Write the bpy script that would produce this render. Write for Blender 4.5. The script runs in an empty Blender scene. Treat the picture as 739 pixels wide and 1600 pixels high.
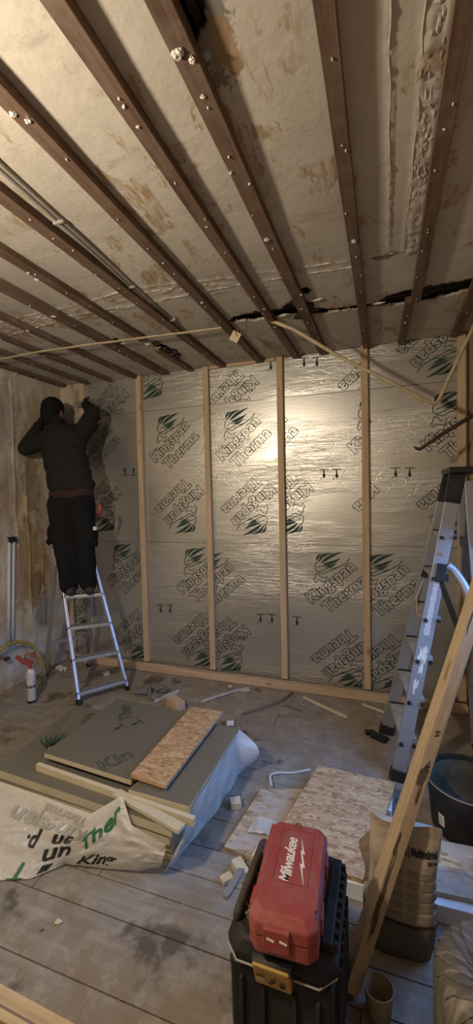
import bpy, bmesh, math, random
from mathutils import Vector, Matrix, noise
random.seed(7)
PI = math.pi
V = Vector
scn = bpy.context.scene
col = scn.collection
# ---------------------------------------------------------------- camera
def set_camera():
    f, yaw, pit, rol = 656.54, .3385, -.0397, -.0217
    cy, sy, cp, sp = math.cos(yaw), math.sin(yaw), math.cos(pit), math.sin(pit)
    fw = V((-sy*cp, cy*cp, sp)); r = V((cy, sy, 0)); u = r.cross(fw)
    cr, sr = math.cos(rol), math.sin(rol)
    r2 = cr*r + sr*u; u2 = -sr*r + cr*u
    cam = bpy.data.cameras.new('camera'); o = bpy.data.objects.new('camera', cam)
    cam.sensor_fit = 'VERTICAL'; cam.sensor_height = 24; cam.lens = 24*f/1600
    cam.clip_start = .02
    M = Matrix((r2, u2, -fw)).transposed().to_4x4(); M.translation = V((2.4792, -3.3897, 1.5884))
    o.matrix_world = M; col.objects.link(o); scn.camera = o
set_camera()
# ---------------------------------------------------------------- light
scn.view_settings.view_transform = 'Standard'; scn.view_settings.look = 'None'
scn.view_settings.exposure = 0.12; scn.view_settings.gamma = 1
w = bpy.data.worlds.new('world'); scn.world = w; w.use_nodes = True
w.node_tree.nodes['Background'].inputs[0].default_value = (.42, .6, 1, 1)
w.node_tree.nodes['Background'].inputs[1].default_value = .25
def lamp(name, kind, loc, power, colr, size=.1, size_y=None, rot=None):
    l = bpy.data.lights.new(name, kind); l.energy = power; l.color = colr
    if kind == 'AREA':
        l.shape = 'RECTANGLE'; l.size = size; l.size_y = size_y
    else: l.shadow_soft_size = size
    o = bpy.data.objects.new(name, l); o.location = loc
    if rot: o.rotation_euler = rot
    col.objects.link(o); return o
lamp('work_lamp', 'POINT', (1.12, -3.15, 2.22), 104, (1, .855, .67), .06)
# daylight entering through the opening of window_1 in the right wall (light faces -x)
wl_ = lamp('window_daylight', 'AREA', (3.09, -1.35, 1.05), 12.5, (.20, .44, 1), .80, .95, V((-1.6, -.15, -.75)).to_track_quat('-Z', 'Z').to_euler())
wl_.data.spread = math.radians(130)
# ---------------------------------------------------------------- constants
H = 2.7; XL = -.52; XR = 3.05; YB = -5.2
# ---------------------------------------------------------------- material helper
class NT:
    def __init__(s, name, rough=.7, metal=0., spec=.5):
        m = bpy.data.materials.new(name); m.use_nodes = True; s.m = m; s.t = m.node_tree
        s.b = s.t.nodes['Principled BSDF']; s.b.inputs['Roughness'].default_value = rough
        s.b.inputs['Metallic'].default_value = metal; s.b.inputs['Specular IOR Level'].default_value = spec
        s._c = None
    def n(s, t, **k):
        x = s.t.nodes.new(t)
        for a, v in k.items(): setattr(x, a, v)
        return x
    def set(s, sock, v):
        if hasattr(v, 'is_linked') or hasattr(v, 'links'): s.t.links.new(v, sock)
        else:
            if isinstance(v, (tuple, list)) and len(v) == 3 and sock.type == 'RGBA': v = (*v, 1)
            sock.default_value = v
    def coord(s):
        if not s._c:
            a = s.n('ShaderNodeAttribute', attribute_name='lc'); s._c = a.outputs['Vector']
        return s._c
    def wcoord(s):
        return s.n('ShaderNodeNewGeometry').outputs['Position']
    def mapv(s, v, scale=(1, 1, 1), rot=(0, 0, 0), loc=(0, 0, 0)):
        m = s.n('ShaderNodeMapping'); s.set(m.inputs[0], v); m.inputs['Scale'].default_value = scale
        m.inputs['Rotation'].default_value = rot; m.inputs['Location'].default_value = loc
        return m.outputs[0]
    def noise(s, v, scale=5, detail=4, rough=.55, dist=0.):
        x = s.n('ShaderNodeTexNoise'); s.set(x.inputs['Vector'], v)
        x.inputs['Scale'].default_value = scale; x.inputs['Detail'].default_value = detail
        x.inputs['Roughness'].default_value = rough; x.inputs['Distortion'].default_value = dist
        return x.outputs['Fac']
    def voro(s, v, scale=5, feature='F1', out='Distance', rnd=1.):
        x = s.n('ShaderNodeTexVoronoi', feature=feature); s.set(x.inputs['Vector'], v)
        x.inputs['Scale'].default_value = scale; x.inputs['Randomness'].default_value = rnd
        return x.outputs[out]
    def ramp(s, v, stops, interp='LINEAR'):
        r = s.n('ShaderNodeValToRGB'); s.set(r.inputs[0], v); e = r.color_ramp.elements
        r.color_ramp.interpolation = interp
        while len(e) < len(stops): e.new(.5)
        for q, (p, c) in zip(e, stops):
            q.position = p; q.color = (c, c, c, 1) if isinstance(c, (int, float)) else (*c, 1)
        return r.outputs[0]
    def mix(s, f, a, b, mode='MIX'):
        m = s.n('ShaderNodeMix', data_type='RGBA', blend_type=mode)
        s.set(m.inputs[0], f); s.set(m.inputs[6], a); s.set(m.inputs[7], b); return m.outputs[2]
    def math(s, op, a, b=0., c=None):
        m = s.n('ShaderNodeMath', operation=op); s.set(m.inputs[0], a); s.set(m.inputs[1], b)
        if c is not None: s.set(m.inputs[2], c)
        return m.outputs[0]
    def sep(s, v):
        x = s.n('ShaderNodeSeparateXYZ'); s.set(x.inputs[0], v); return x.outputs
    def bump(s, h, strength=.3, dist=.01):
        b = s.n('ShaderNodeBump'); b.inputs['Strength'].default_value = strength; b.inputs['Distance'].default_value = dist
        s.set(b.inputs['Height'], h); s.t.links.new(b.outputs[0], s.b.inputs['Normal'])
    def col(s, c): s.set(s.b.inputs['Base Color'], c)
M = {}
def plain(name, c, rough=.6, metal=0., spec=.5, dirt=None, dirtamt=.5, ns=18, bump=0.):
    t = NT(name, rough, metal, spec); co = t.coord()
    if dirt:
        f = t.noise(co, ns, 5, .65)
        t.col(t.mix(t.ramp(f, [(.42, 0), (.72, dirtamt)]), c, dirt))
    else:
        f = t.noise(co, ns*2, 3); t.col(t.mix(t.ramp(f, [(.3, 0), (.7, .25)]), c, tuple(x*.75 for x in c)))
    if bump: t.bump(t.noise(co, ns*4, 4), bump, .004)
    M[name] = t.m; return t
def wood(name, dark, light, rough=.75, dirt=None, dirtamt=.6, knots=True, bump=.25, sc=1.):
    t = NT(name, rough, 0, .3); co = t.coord()
    g = t.noise(t.mapv(co, (1.6*sc, 38*sc, 38*sc)), 1, 5, .6, .6)
    c = t.mix(t.ramp(g, [(.3, 0), (.7, 1)]), dark, light)
    big = t.noise(t.mapv(co, (1.1, 5, 5)), 1, 3)
    c = t.mix(t.ramp(big, [(.4, 0), (.65, .35)]), c, dark)
    if knots:
        k = t.voro(t.mapv(co, (3.2, 11, 11)), 1)
        c = t.mix(t.ramp(k, [(.05, .75), (.13, 0)]), c, tuple(x*.35 for x in dark))
    if dirt:
        d = t.noise(co, 7, 6, .7); c = t.mix(t.ramp(d, [(.45, 0), (.68, dirtamt)]), c, dirt)
    t.col(c); t.bump(g, bump, .003); M[name] = t.m; return t
wood('new_timber', (.47, .33, .20), (.66, .50, .34))
wood('old_timber', (.085, .050, .032), (.19, .118, .078), dirt=(.26, .21, .17), dirtamt=.35, knots=False)
wood('raw_beam', (.38, .28, .17), (.58, .455, .30), dirt=(.2, .16, .12), dirtamt=.3)
wood('grey_wood', (.13, .105, .085), (.25, .21, .175), knots=False)
wood('pale_wood', (.50, .40, .27), (.68, .58, .43), knots=False)
plain('foam', (.56, .50, .36), .85, dirt=(.40, .36, .27), ns=9, bump=.2)
plain('styrofoam', (.80, .82, .84), .8, dirt=(.6, .6, .6), ns=12, bump=.2)
plain('black_plastic', (.014, .014, .014), .6, spec=.3, dirt=(.05, .044, .036), dirtamt=.6, ns=10, bump=.15)
plain('dusty_black', (.035, .032, .028), .7, dirt=(.17, .13, .085), dirtamt=.85, ns=9, bump=.4)
plain('red_plastic', (.27, .046, .040), .6, dirt=(.26, .12, .10), dirtamt=.8, ns=11, bump=.08)
plain('yellow_plastic', (.50, .30, .06), .5, dirt=(.14, .1, .05), dirtamt=.7, ns=30)
plain('white_print', (.72, .66, .60), .6)
plain('black_print', (.014, .013, .014), .6)
plain('green_print', (.016, .13, .045), .6)
plain('foil_green', (.018, .055, .04), .6)
plain('foil_ink', (.022, .034, .028), .6)
plain('grey_print', (.34, .335, .31), .6)
plain('cloth_black', (.017, .0165, .0165), .92, spec=.15, dirt=(.024, .023, .023), ns=6, bump=.3)
plain('cloth_trousers', (.0085, .0085, .009), .92, spec=.15, dirt=(.016, .016, .016), ns=7, bump=.3)
plain('cloth_red', (.030, .010, .010), .9)
plain('skin', (.22, .12, .08), .6)
plain('glove', (.012, .012, .013), .8)
plain('boot', (.016, .014, .013), .7, dirt=(.08, .07, .06), dirtamt=.6)
plain('hair', (.012, .01, .008), .8)
plain('aluminium', (.66, .68, .72), .42, .75, dirt=(.40, .38, .36), dirtamt=.5, ns=25)
plain('dusty_aluminium', (.30, .315, .34), .5, .45, dirt=(.33, .30, .26), dirtamt=.75, ns=22, bump=.15)
plain('dusty_tread', (.33, .30, .24), .8, .1, dirt=(.5, .48, .42), dirtamt=.7, ns=30)
plain('plaster_lump', (.66, .62, .55), .9, dirt=(.45, .4, .33), ns=40, bump=.6)
plain('dirt_fill', (.075, .062, .05), .95)
plain('stain', (.10, .07, .045), .85)
plain('crumb', (.36, .33, .28), .9)
plain('rubble', (.15, .14, .125), .95, dirt=(.26, .24, .21), ns=30, bump=.8)
plain('white_tin', (.62, .63, .65), .35, .1, dirt=(.3, .28, .25), dirtamt=.5, ns=30)
plain('hose', (.33, .28, .085), .55, dirt=(.15, .12, .06), dirtamt=.6)
plain('conduit', (.56, .47, .28), .5, dirt=(.24, .17, .09), dirtamt=.6, ns=12)
plain('white_conduit', (.56, .57, .57), .6, dirt=(.4, .37, .3), dirtamt=.5, ns=12)
plain('grey_conduit', (.26, .24, .20), .6, dirt=(.4, .36, .3), dirtamt=.6, ns=15)
plain('tag_card', (.62, .52, .33), .8)
plain('void', (.02, .018, .016), .95)  # near-black colour that stands for the shade in hollows
plain('lath', (.045, .034, .026), .9)
plain('rust_steel', (.05, .035, .027), .8, .2, dirt=(.14, .1, .07), ns=40, bump=.5)
plain('brown_flake', (.30, .19, .10), .9)
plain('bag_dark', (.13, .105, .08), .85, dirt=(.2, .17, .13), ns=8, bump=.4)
plain('cup', (.27, .20, .11), .75, dirt=(.36, .28, .17), ns=14, bump=.2)
plain('slurry', (.040, .040, .030), .9, dirt=(.13, .125, .09), dirtamt=.8, ns=7, bump=.4)
def paper():
    t = NT('paper_bag', .85, 0, .25); co = t.coord()
    c = t.mix(t.ramp(t.noise(co, 8, 5), [(.35, 0), (.7, .6)]), (.43, .365, .285), (.28, .225, .17))
    t.col(c); cr = t.voro(t.mapv(co, (9, 9, 14)), 1, 'DISTANCE_TO_EDGE')
    t.bump(t.math('ADD', t.noise(co, 14, 5), t.ramp(cr, [(0, 0), (.12, .3)])), .35, .010); M['paper_bag'] = t.m
    plain('bag_shade', (.27, .215, .16), .85, dirt=(.40, .34, .27), ns=12, bump=.3)
paper()
def osb():
    t = NT('osb', .85, 0, .12); co = t.coord()
    def layer(rot, sc, seed):
        return t.n('ShaderNodeTexVoronoi'), rot
    cols = []
    for i, (rz, s) in enumerate(((.5, (13, 80, 30)), (-.9, (16, 95, 30)), (1.35, (14, 85, 30)))):
        v = t.mapv(co, s, (0, 0, rz), (i*3.1, i*1.7, 0))
        x = t.n('ShaderNodeTexVoronoi'); t.set(x.inputs['Vector'], v); x.inputs['Scale'].default_value = 1
        cols.append(t.sep(x.outputs['Color'])[0])
    a = t.ramp(cols[0], [(0, (.27, .16, .08)), (.5, (.40, .26, .14)), (1, (.53, .38, .23))])
    b = t.ramp(cols[1], [(0, (.38, .24, .13)), (.6, (.48, .32, .18)), (1, (.57, .40, .24))])
    c = t.ramp(cols[2], [(0, (.26, .15, .075)), (.5, (.41, .27, .145)), (1, (.54, .39, .24))])
    f = t.ramp(t.noise(co, 34, 3), [(.47, 0), (.5, 1)]); g = t.ramp(t.noise(co, 29, 2, .5), [(.53, 0), (.56, 1)])
    mixc = t.mix(g, t.mix(f, a, b), c)
    t.col(mixc); t.bump(cols[0], .35, .004); M['osb'] = t.m
    t2 = NT('dusty_osb', .85, 0, .3); co = t2.coord()
    x = t2.n('ShaderNodeTexVoronoi'); t2.set(x.inputs['Vector'], t2.mapv(co, (18, 60, 30), (0, 0, .6))); x.inputs['Scale'].default_value = 1
    a = t2.ramp(t2.sep(x.outputs['Color'])[0], [(0, (.24, .15, .08)), (.5, (.40, .29, .18)), (1, (.55, .43, .29))])
    d = t2.ramp(t2.noise(co, 9, 6, .7), [(.42, 0), (.55, .85)])
    t2.col(t2.mix(d, a, (.42, .38, .33))); t2.bump(t2.sep(x.outputs['Color'])[0], .3, .004); M['dusty_osb'] = t2.m
osb()
def foil(name, base, metal, rough, crinkle):
    t = NT(name, rough, metal, .5); co = t.wcoord()
    s = t.sep(co)
    def grid(ax, per):
        m = t.math('PINGPONG', ax, per/2); return t.ramp(m, [(0, 1), (.045, 0)])
    a = t.math('MULTIPLY', t.ramp(t.math('PINGPONG', s[0], .05), [(.0015, 1), (.004, 0)]), t.ramp(t.math('PINGPONG', s[2], .025), [(.010, 1), (.012, 0)]))
    c = t.mix(t.math('MULTIPLY', a, .28), base, tuple(x*.35 for x in base))
    big = t.noise(co, 2.2, 4); c = t.mix(t.ramp(big, [(.35, 0), (.75, .35)]), c, tuple(x*.82 for x in base))
    t.col(c)
    wv = t.noise(t.mapv(co, (5, 5, 46)), 1, 6, .68, .8)
    ln = t.voro(t.mapv(t.n('ShaderNodeVectorMath', operation='ADD').outputs[0] if False else co, (6, 6, 34)), 1, 'DISTANCE_TO_EDGE')
    msk = t.ramp(t.noise(t.mapv(co, (.8, .8, 3.2)), 1, 3), [(.44, .08), (.6, .9)])
    h = t.math('ADD', t.math('MULTIPLY', wv, msk), t.math('MULTIPLY', t.ramp(ln, [(0, 0), (.05, 1)]), t.math('MULTIPLY', msk, .22)))
    t.bump(h, crinkle, .012); M[name] = t.m
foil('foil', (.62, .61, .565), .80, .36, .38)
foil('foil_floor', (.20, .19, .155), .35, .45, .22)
def film():
    t = NT('plastic_film', .28, 0, .5); co = t.wcoord()
    t.col((.60, .585, .55)); t.b.inputs['Alpha'].default_value = .78
    n = t.noise(co, 9, 6, .6, 1.2); cr = t.voro(t.mapv(co, (14, 9, 14)), 1, 'DISTANCE_TO_EDGE')
    t.bump(t.math('ADD', n, t.math('MULTIPLY', t.ramp(cr, [(0, 0), (.1, 1)]), .05)), .6, .02); M['plastic_film'] = t.m
    t = NT('wrap_film', .5, 0, .35); co = t.wcoord(); t.col((.30, .26, .20)); 
    lc = t.coord(); st = t.noise(t.mapv(lc, (26, 3, 3)), 1, 5, .6, .5)
    c = t.mix(t.ramp(st, [(.5, 0), (.68, .8)]), (.11, .095, .07), (.30, .265, .21)); t.col(c)
    t.bump(st, .35, .01); M['wrap_film'] = t.m
film()
def ceil_mat():
    t = NT('ceiling_plaster', .9, 0, .2); co = t.wcoord()
    c = t.mix(t.ramp(t.noise(co, 1.7, 4), [(.35, 0), (.7, 1)]), (.46, .42, .35), (.56, .515, .43))
    fine = t.noise(co, 22, 5, .65); c = t.mix(t.ramp(fine, [(.4, 0), (.75, .35)]), c, (.36, .32, .27))
    wa = t.noise(t.mapv(co, (7, 4, 4), (0, 0, .5)), 1, 7, .7, .6)
    reg = t.ramp(t.noise(co, 2.3, 2), [(.40, 0), (.5, 1)])
    br = t.math('MULTIPLY', t.ramp(wa, [(.535, 0), (.565, 1)]), reg)
    scr = t.noise(t.mapv(co, (60, 14, 1), (0, 0, 1.0)), 1, 4, .6)
    br = t.math('MULTIPLY', br, t.ramp(scr, [(.38, .1), (.58, 1)]))
    c = t.mix(t.math('MULTIPLY', br, .85), c, (.31, .205, .095))
    gr = t.ramp(t.noise(t.mapv(co, (3, 9, 4), (0, 0, .2)), 1, 6, .7), [(.58, 0), (.68, .6)])
    c = t.mix(gr, c, (.33, .29, .24))
    s = t.sep(co); nz = t.noise(co, 13, 5, .7)
    for cx, cy, ax, ay, cc in ((2.085, -2.50, 14, 4.0, (.13, .12, .105)), (2.115, -2.36, 26, 12, (.30, .20, .10)), (2.49, -1.245, 12, 30, (.17, .10, .055))):
        dx = t.math('MULTIPLY', t.math('SUBTRACT', s[0], cx), ax); dy = t.math('MULTIPLY', t.math('SUBTRACT', s[1], cy), ay)
        d = t.math('ADD', t.math('SQRT', t.math('ADD', t.math('MULTIPLY', dx, dx), t.math('MULTIPLY', dy, dy))), t.math('MULTIPLY', t.math('SUBTRACT', nz, .5), 2.6))
        c = t.mix(t.ramp(d, [(.72, .8), (.9, 0)]), c, cc)
    t.col(c); t.bump(t.math('ADD', fine, t.math('MULTIPLY', t.noise(co, 6, 4), .8)), .22, .010); M['ceiling_plaster'] = t.m
ceil_mat()
def wall_mat():
    t = NT('old_plaster', .92, 0, .2); co = t.wcoord(); z = t.sep(co)[2]
    v = t.mapv(co, (1, 1, .45))
    c = t.mix(t.ramp(t.noise(v, 3.2, 6, .65), [(.38, 0), (.62, 1)]), (.33, .245, .145), (.56, .49, .37))
    c = t.mix(t.ramp(t.noise(v, 9, 6, .7), [(.5, 0), (.66, .7)]), c, (.58, .54, .46))
    c = t.mix(t.ramp(t.noise(t.mapv(co, (4, 7, 3.2)), 1, 7, .75), [(.58, 0), (.7, .6)]), c, (.17, .135, .095))
    low = t.math('MULTIPLY', t.ramp(t.math('ADD', z, t.math('MULTIPLY', t.noise(co, 5, 4), .5)), [(.75, 1), (.95, 0)]), t.ramp(t.noise(co, 6, 5), [(.4, 0), (.55, .8)]))
    c = t.mix(low, c, (.50, .51, .50))
    s = t.sep(co); nz = t.noise(co, 9, 6, .72)
    for cy, cz, ay, az, cc, am in ((-.40, .83, 9, 5, (.045, .035, .025), .9), (-.36, .55, 8, 5, (.16, .14, .12), .7), (-.50, 1.0, 4.5, 2.0, (.34, .245, .145), .8), (-.42, 1.75, 9, 2.2, (.20, .16, .11), .7), (-.70, 2.3, 6, 3, (.28, .23, .17), .6), (-.62, .25, 2.5, 5, (.56, .57, .56), .7), (-.1, 2.2, 5, 3, (.22, .18, .14), .6)):
        dy = t.math('MULTIPLY', t.math('SUBTRACT', s[1], cy), ay); dz = t.math('MULTIPLY', t.math('SUBTRACT', s[2], cz), az)
        d = t.math('ADD', t.math('SQRT', t.math('ADD', t.math('MULTIPLY', dy, dy), t.math('MULTIPLY', dz, dz))), t.math('MULTIPLY', t.math('SUBTRACT', nz, .5), 3.2))
        c = t.mix(t.ramp(d, [(.6, am), (1.0, 0)]), c, cc)
    t.col(c); t.bump(t.math('ADD', t.noise(co, 12, 6, .7), t.noise(t.mapv(co, (4, 8, 3)), 1, 4)), .45, .012); M['old_plaster'] = t.m
    t = NT('dark_masonry', .95); co = t.wcoord(); t.col(t.mix(t.noise(co, 8, 5), (.24, .21, .17), (.40, .36, .30))); t.bump(t.noise(co, 14, 5), .6, .02); M['dark_masonry'] = t.m
    t = NT('right_plaster', .9); co = t.wcoord(); t.col(t.mix(t.noise(co, 5, 5), (.30, .215, .14), (.38, .29, .20))); t.bump(t.noise(co, 14, 5), .3, .01); M['right_plaster'] = t.m
wall_mat()
def floor_mat():
    t = NT('floor_wood', .72, 0, .35); co = t.wcoord(); s = t.sep(co)
    g = t.noise(t.mapv(co, (2.2, 34, 30)), 1, 5, .6, .4)
    c = t.mix(t.ramp(g, [(.3, 0), (.7, 1)]), (.185, .172, .158), (.285, .268, .248))
    d = t.noise(co, 2.4, 6, .68, .3); c = t.mix(t.ramp(d, [(.42, 0), (.60, .85)]), c, (.20, .158, .115))
    far = t.math('MULTIPLY', t.ramp(t.math('ADD', s[1], 1.5), [(.45, 0), (.95, .75)]), t.ramp(t.noise(co, 4, 6, .7), [(.35, .3), (.6, 1)]))
    c = t.mix(far, c, (.30, .24, .18))
    c = t.mix(t.ramp(t.noise(co, 8, 7, .75), [(.50, 0), (.66, .65)]), c, (.37, .34, .30))
    c = t.mix(t.ramp(t.noise(t.mapv(co, (1, 1, 1), (0, 0, 0), (4, 2, 0)), 3.6, 5, .6), [(.59, 0), (.66, .75)]), c, (.055, .046, .036))
    t.col(c); t.bump(t.math('ADD', g, t.noise(co, 30, 4)), .25, .004); M['floor_wood'] = t.m
floor_mat()
# ---------------------------------------------------------------- mesh helper
def blob(fn, L, W, n=40, amp=.45, seed=None):
    # irregular flat patch mapped through fn(along, across)
    sd = random.random()*50 if seed is None else seed; P = []
    for k in range(n):
        a = 2*PI*k/n; q = 1+amp*1.5*noise.noise(V((math.cos(a)*1.6, math.sin(a)*1.6, sd)))+amp*.7*noise.noise(V((math.cos(a)*6, math.sin(a)*6, sd)))
        P.append(fn(L*q*math.cos(a), W*q*math.sin(a)))
    m = MB(); c = fn(0, 0); m.add([c]+P, [(0, 1+k, 1+(k+1) % n) for k in range(n)]); return m
class MB:
    def __init__(s): s.v = []; s.f = []; s.lc = []; s.sm = False
    def add(s, vs, fs, X=None, lc=None):
        b = len(s.v); off = V((random.random()*9, random.random()*9, random.random()*9))
        for i, p in enumerate(vs):
            p = V(p); s.lc.append((V(lc[i]) if lc else p) + off); s.v.append(X @ p if X else p)
        s.f += [tuple(b+i for i in f) for f in fs]; return s
    def box(s, c, d, X=None, rz=0, rx=0, ry=0):
        # c centre, d full sizes
        hx, hy, hz = d[0]/2, d[1]/2, d[2]/2
        vs = [(x, y, z) for z in (-hz, hz) for y in (-hy, hy) for x in (-hx, hx)]
        fs = [(0, 2, 3, 1), (4, 5, 7, 6), (0, 1, 5, 4), (2, 6, 7, 3), (0, 4, 6, 2), (1, 3, 7, 5)]
        T = Matrix.Translation(c) @ Matrix.Rotation(rz, 4, 'Z') @ Matrix.Rotation(rx, 4, 'X') @ Matrix.Rotation(ry, 4, 'Y')
        # grain runs along the longest side: store it as lc.x
        k = max(range(3), key=lambda i: d[i]); o = [k] + [i for i in range(3) if i != k]
        lc = [(v[o[0]], v[o[1]], v[o[2]]) for v in vs]
        return s.add(vs, fs, (X @ T) if X else T, lc)
    def bar(s, p0, p1, w, h, up=(0, 0, 1)):
        # box from p0 to p1; w across, h along 'up'
        p0, p1 = V(p0), V(p1); d = p1-p0; L = d.length; x = d.normalized(); u = V(up); u = (u - u.dot(x)*x).normalized(); y = u.cross(x)
        T = Matrix((x, y, u)).transposed().to_4x4(); T.translation = (p0+p1)/2
        return s.box((0, 0, 0), (L, w, h), T)
    def rings(s, rs, caps=True, closed=True, lcs=None):
        n = len(rs[0]); vs = [p for r in rs for p in r]; fs = []
        for i in range(len(rs)-1):
            for j in range(n if closed else n-1):
                k = (j+1) % n; fs.append((i*n+j, i*n+k, (i+1)*n+k, (i+1)*n+j))
        if caps: fs.append(tuple(reversed(range(n)))); fs.append(tuple((len(rs)-1)*n+j for j in range(n)))
        return s.add(vs, fs, None, lcs)
    def tube(s, pts, r, n=8, caps=True):
        pts = [V(p) for p in pts]; rs = []; lcs = []; L = 0; up = None
        for i, p in enumerate(pts):
            d = (pts[min(i+1, len(pts)-1)]-pts[max(i-1, 0)]).normalized()
            if up is None: up = V((0, 0, 1)) if abs(d.z) < .9 else V((1, 0, 0))
            a = d.cross(up).normalized(); up = a.cross(d).normalized(); rr = r[i] if isinstance(r, (list, tuple)) else r
            if i: L += (p-pts[i-1]).length
            rs.append([p + a*math.cos(2*PI*k/n)*rr + up*math.sin(2*PI*k/n)*rr for k in range(n)])
            lcs += [(L, math.cos(2*PI*k/n)*rr, math.sin(2*PI*k/n)*rr) for k in range(n)]
        return s.rings(rs, caps, True, lcs)
    def lathe(s, prof, c, n=32, caps=False, X=None):
        rs = [[V((r*math.cos(2*PI*k/n), r*math.sin(2*PI*k/n), z)) for k in range(n)] for r, z in prof]
        T = X if X else Matrix.Translation(c); rs = [[T @ p for p in r] for r in rs]
        return s.rings(rs, caps)
    def grid(s, nu, nv, F, lcf=None, skip=None):
        vs = [F(i/nu, j/nv) for j in range(nv+1) for i in range(nu+1)]
        lc = [(lcf(i/nu, j/nv) if lcf else vs[j*(nu+1)+i]) for j in range(nv+1) for i in range(nu+1)]
        fs = [(j*(nu+1)+i, j*(nu+1)+i+1, (j+1)*(nu+1)+i+1, (j+1)*(nu+1)+i) for j in range(nv) for i in range(nu) if not (skip and skip((i+.5)/nu, (j+.5)/nv))]
        return s.add(vs, fs, None, lc)
    def lump(s, c, r, sub=1, amp=.35, flat=1., seed=None):
        bm = bmesh.new(); bmesh.ops.create_icosphere(bm, subdivisions=sub, radius=1)
        sd = V((random.random()*50,)*3); vs = []
        rr = r if isinstance(r, (tuple, list)) else (r, r, r*flat)
        a = random.random()*PI; R = Matrix.Rotation(a, 3, 'Z') if not isinstance(r, (tuple, list)) else Matrix.Identity(3)
        for v in bm.verts:
            k = 1 + amp*noise.noise(v.co*1.6+sd)*1.6; q = R @ V((v.co.x*rr[0]*k, v.co.y*rr[1]*k, v.co.z*rr[2]*k)); vs.append(V(c)+q)
        fs = [tuple(v.index for v in f.verts) for f in bm.faces]; bm.free(); return s.add(vs, fs)
    def mesh(s, name, loc=V((0, 0, 0))):
        me = bpy.data.meshes.new(name); me.from_pydata([v-V(loc) for v in s.v], [], s.f)
        a = me.attributes.new('lc', 'FLOAT_VECTOR', 'POINT'); a.data.foreach_set('vector', [c for v in s.lc for c in v])
        bm = bmesh.new(); bm.from_mesh(me); bmesh.ops.recalc_face_normals(bm, faces=bm.faces); bm.to_mesh(me); bm.free()
        return me
def wloc(o):
    p = V((0, 0, 0))
    while o: p = p + o.location; o = o.parent
    return p
def tag(o, label=None, cat=None, group=None, kind=None):
    for k, v in (('label', label), ('category', cat), ('group', group), ('kind', kind)):
        if v: o[k] = v
    return o
def obj(name, mb, mat, parent=None, loc=None, bevel=0, smooth=False, seg=2, sub=0):
    L = wloc(parent) if parent else V(loc if loc else (0, 0, 0))
    me = mb.mesh(name, L) if isinstance(mb, MB) else mb
    if isinstance(mat, str): mat = M[mat]
    me.materials.append(mat)
    o = bpy.data.objects.new(name, me); col.objects.link(o)
    if parent: o.parent = parent
    else: o.location = L
    if smooth:
        for p in me.polygons: p.use_smooth = True
        if isinstance(smooth, float): me.set_sharp_from_angle(angle=smooth)
    if bevel:
        b = o.modifiers.new('bevel', 'BEVEL'); b.width = bevel; b.segments = seg; b.limit_method = 'ANGLE'; b.angle_limit = .6
        b.harden_normals = False
    if sub:
        b = o.modifiers.new('sub', 'SUBSURF'); b.levels = sub; b.render_levels = sub
    return o
def thing(name, label, cat, loc, group=None):
    o = bpy.data.objects.new(name, None); o.empty_display_size = .1; o.location = loc; col.objects.link(o)
    return tag(o, label, cat, group)
def struct(name, mb, mat, **k): return tag(obj(name, mb, mat, **k), kind='structure')
def B(c, d, **k): return MB().box(c, d, **k)
# text -> mesh (list of verts, faces) in a local xy frame
def text_geo(body, size, outline=0., shear=0., bold=.0, align='LEFT', res=3, space=1.):
    c = bpy.data.curves.new('text', 'FONT'); c.body = body; c.size = size; c.align_x = align; c.shear = shear
    c.offset = bold; c.resolution_u = res; c.space_character = space; c.space_line = .95
    if outline: c.fill_mode = 'NONE'; c.bevel_depth = outline; c.bevel_resolution = 0
    o = bpy.data.objects.new('text', c); col.objects.link(o)
    dg = bpy.context.evaluated_depsgraph_get(); me = o.evaluated_get(dg).to_mesh()
    vs = [v.co.copy() for v in me.vertices]; fs = [tuple(p.vertices) for p in me.polygons]
    o.evaluated_get(dg).to_mesh_clear(); bpy.data.objects.remove(o); bpy.data.curves.remove(c)
    return vs, fs
def text_map(body, size, fn, shear=0., bold=.0, align='LEFT', split=0., space=1.):
    """filled lettering mapped through fn(x, y) -> point; optionally cut into small cells so it can follow a curved surface"""
    vs, fs = text_geo(body, size, 0, shear, bold, align, space=space)
    bm = bmesh.new(); bv = [bm.verts.new(v) for v in vs]
    for f in fs:
        try: bm.faces.new([bv[i] for i in f])
        except ValueError: pass
    if split:
        xs = [v[0] for v in vs]; ys = [v[1] for v in vs]
        for ax, lo, hi in ((0, min(xs), max(xs)), (1, min(ys), max(ys))):
            k = lo+split
            while k < hi:
                n = (1, 0, 0) if ax == 0 else (0, 1, 0)
                bmesh.ops.bisect_plane(bm, geom=bm.verts[:]+bm.edges[:]+bm.faces[:], plane_co=tuple(k*q for q in n), plane_no=n); k += split
    bm.verts.index_update(); mb = MB(); mb.add([fn(v.co.x, v.co.y) for v in bm.verts], [tuple(v.index for v in f.verts) for f in bm.faces])
    bm.free(); return mb
# ================================================================ SETTING
def build_floor():
    fl = struct('floor', B((1.265, -2.6, -.0235), (3.7, 5.4, .03)), 'dirt_fill')
    ys = [.02, -.14, -.30, -.46, -.62, -.77, -.92, -1.075, -1.205, -1.37, -1.54, -1.71, -1.855, -1.98, -2.11, -2.325, -2.50]
    while ys[-1] > -5.2: ys.append(ys[-1]-.165)
    joints = [1.1, 2.4, .35, 1.75, 2.75, .7, 1.40, 2.2, 1.02, 2.62, .5, 1.9, 1.33]
    k = 0
    for i in range(len(ys)-1):
        a, b = ys[i], ys[i+1]; j = joints[i % len(joints)]
        for x0, x1 in ((XL-.02, j), (j, XR+.02)):
            dz = random.uniform(-.0025, 0)
            m = B(((x0+x1)/2, (a+b)/2, -.004+dz*.6), (x1-x0-.003, a-b-.0042, .008)); obj('floor_board', m, 'floor_wood', fl, bevel=.0015, seg=1); k += 1
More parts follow.
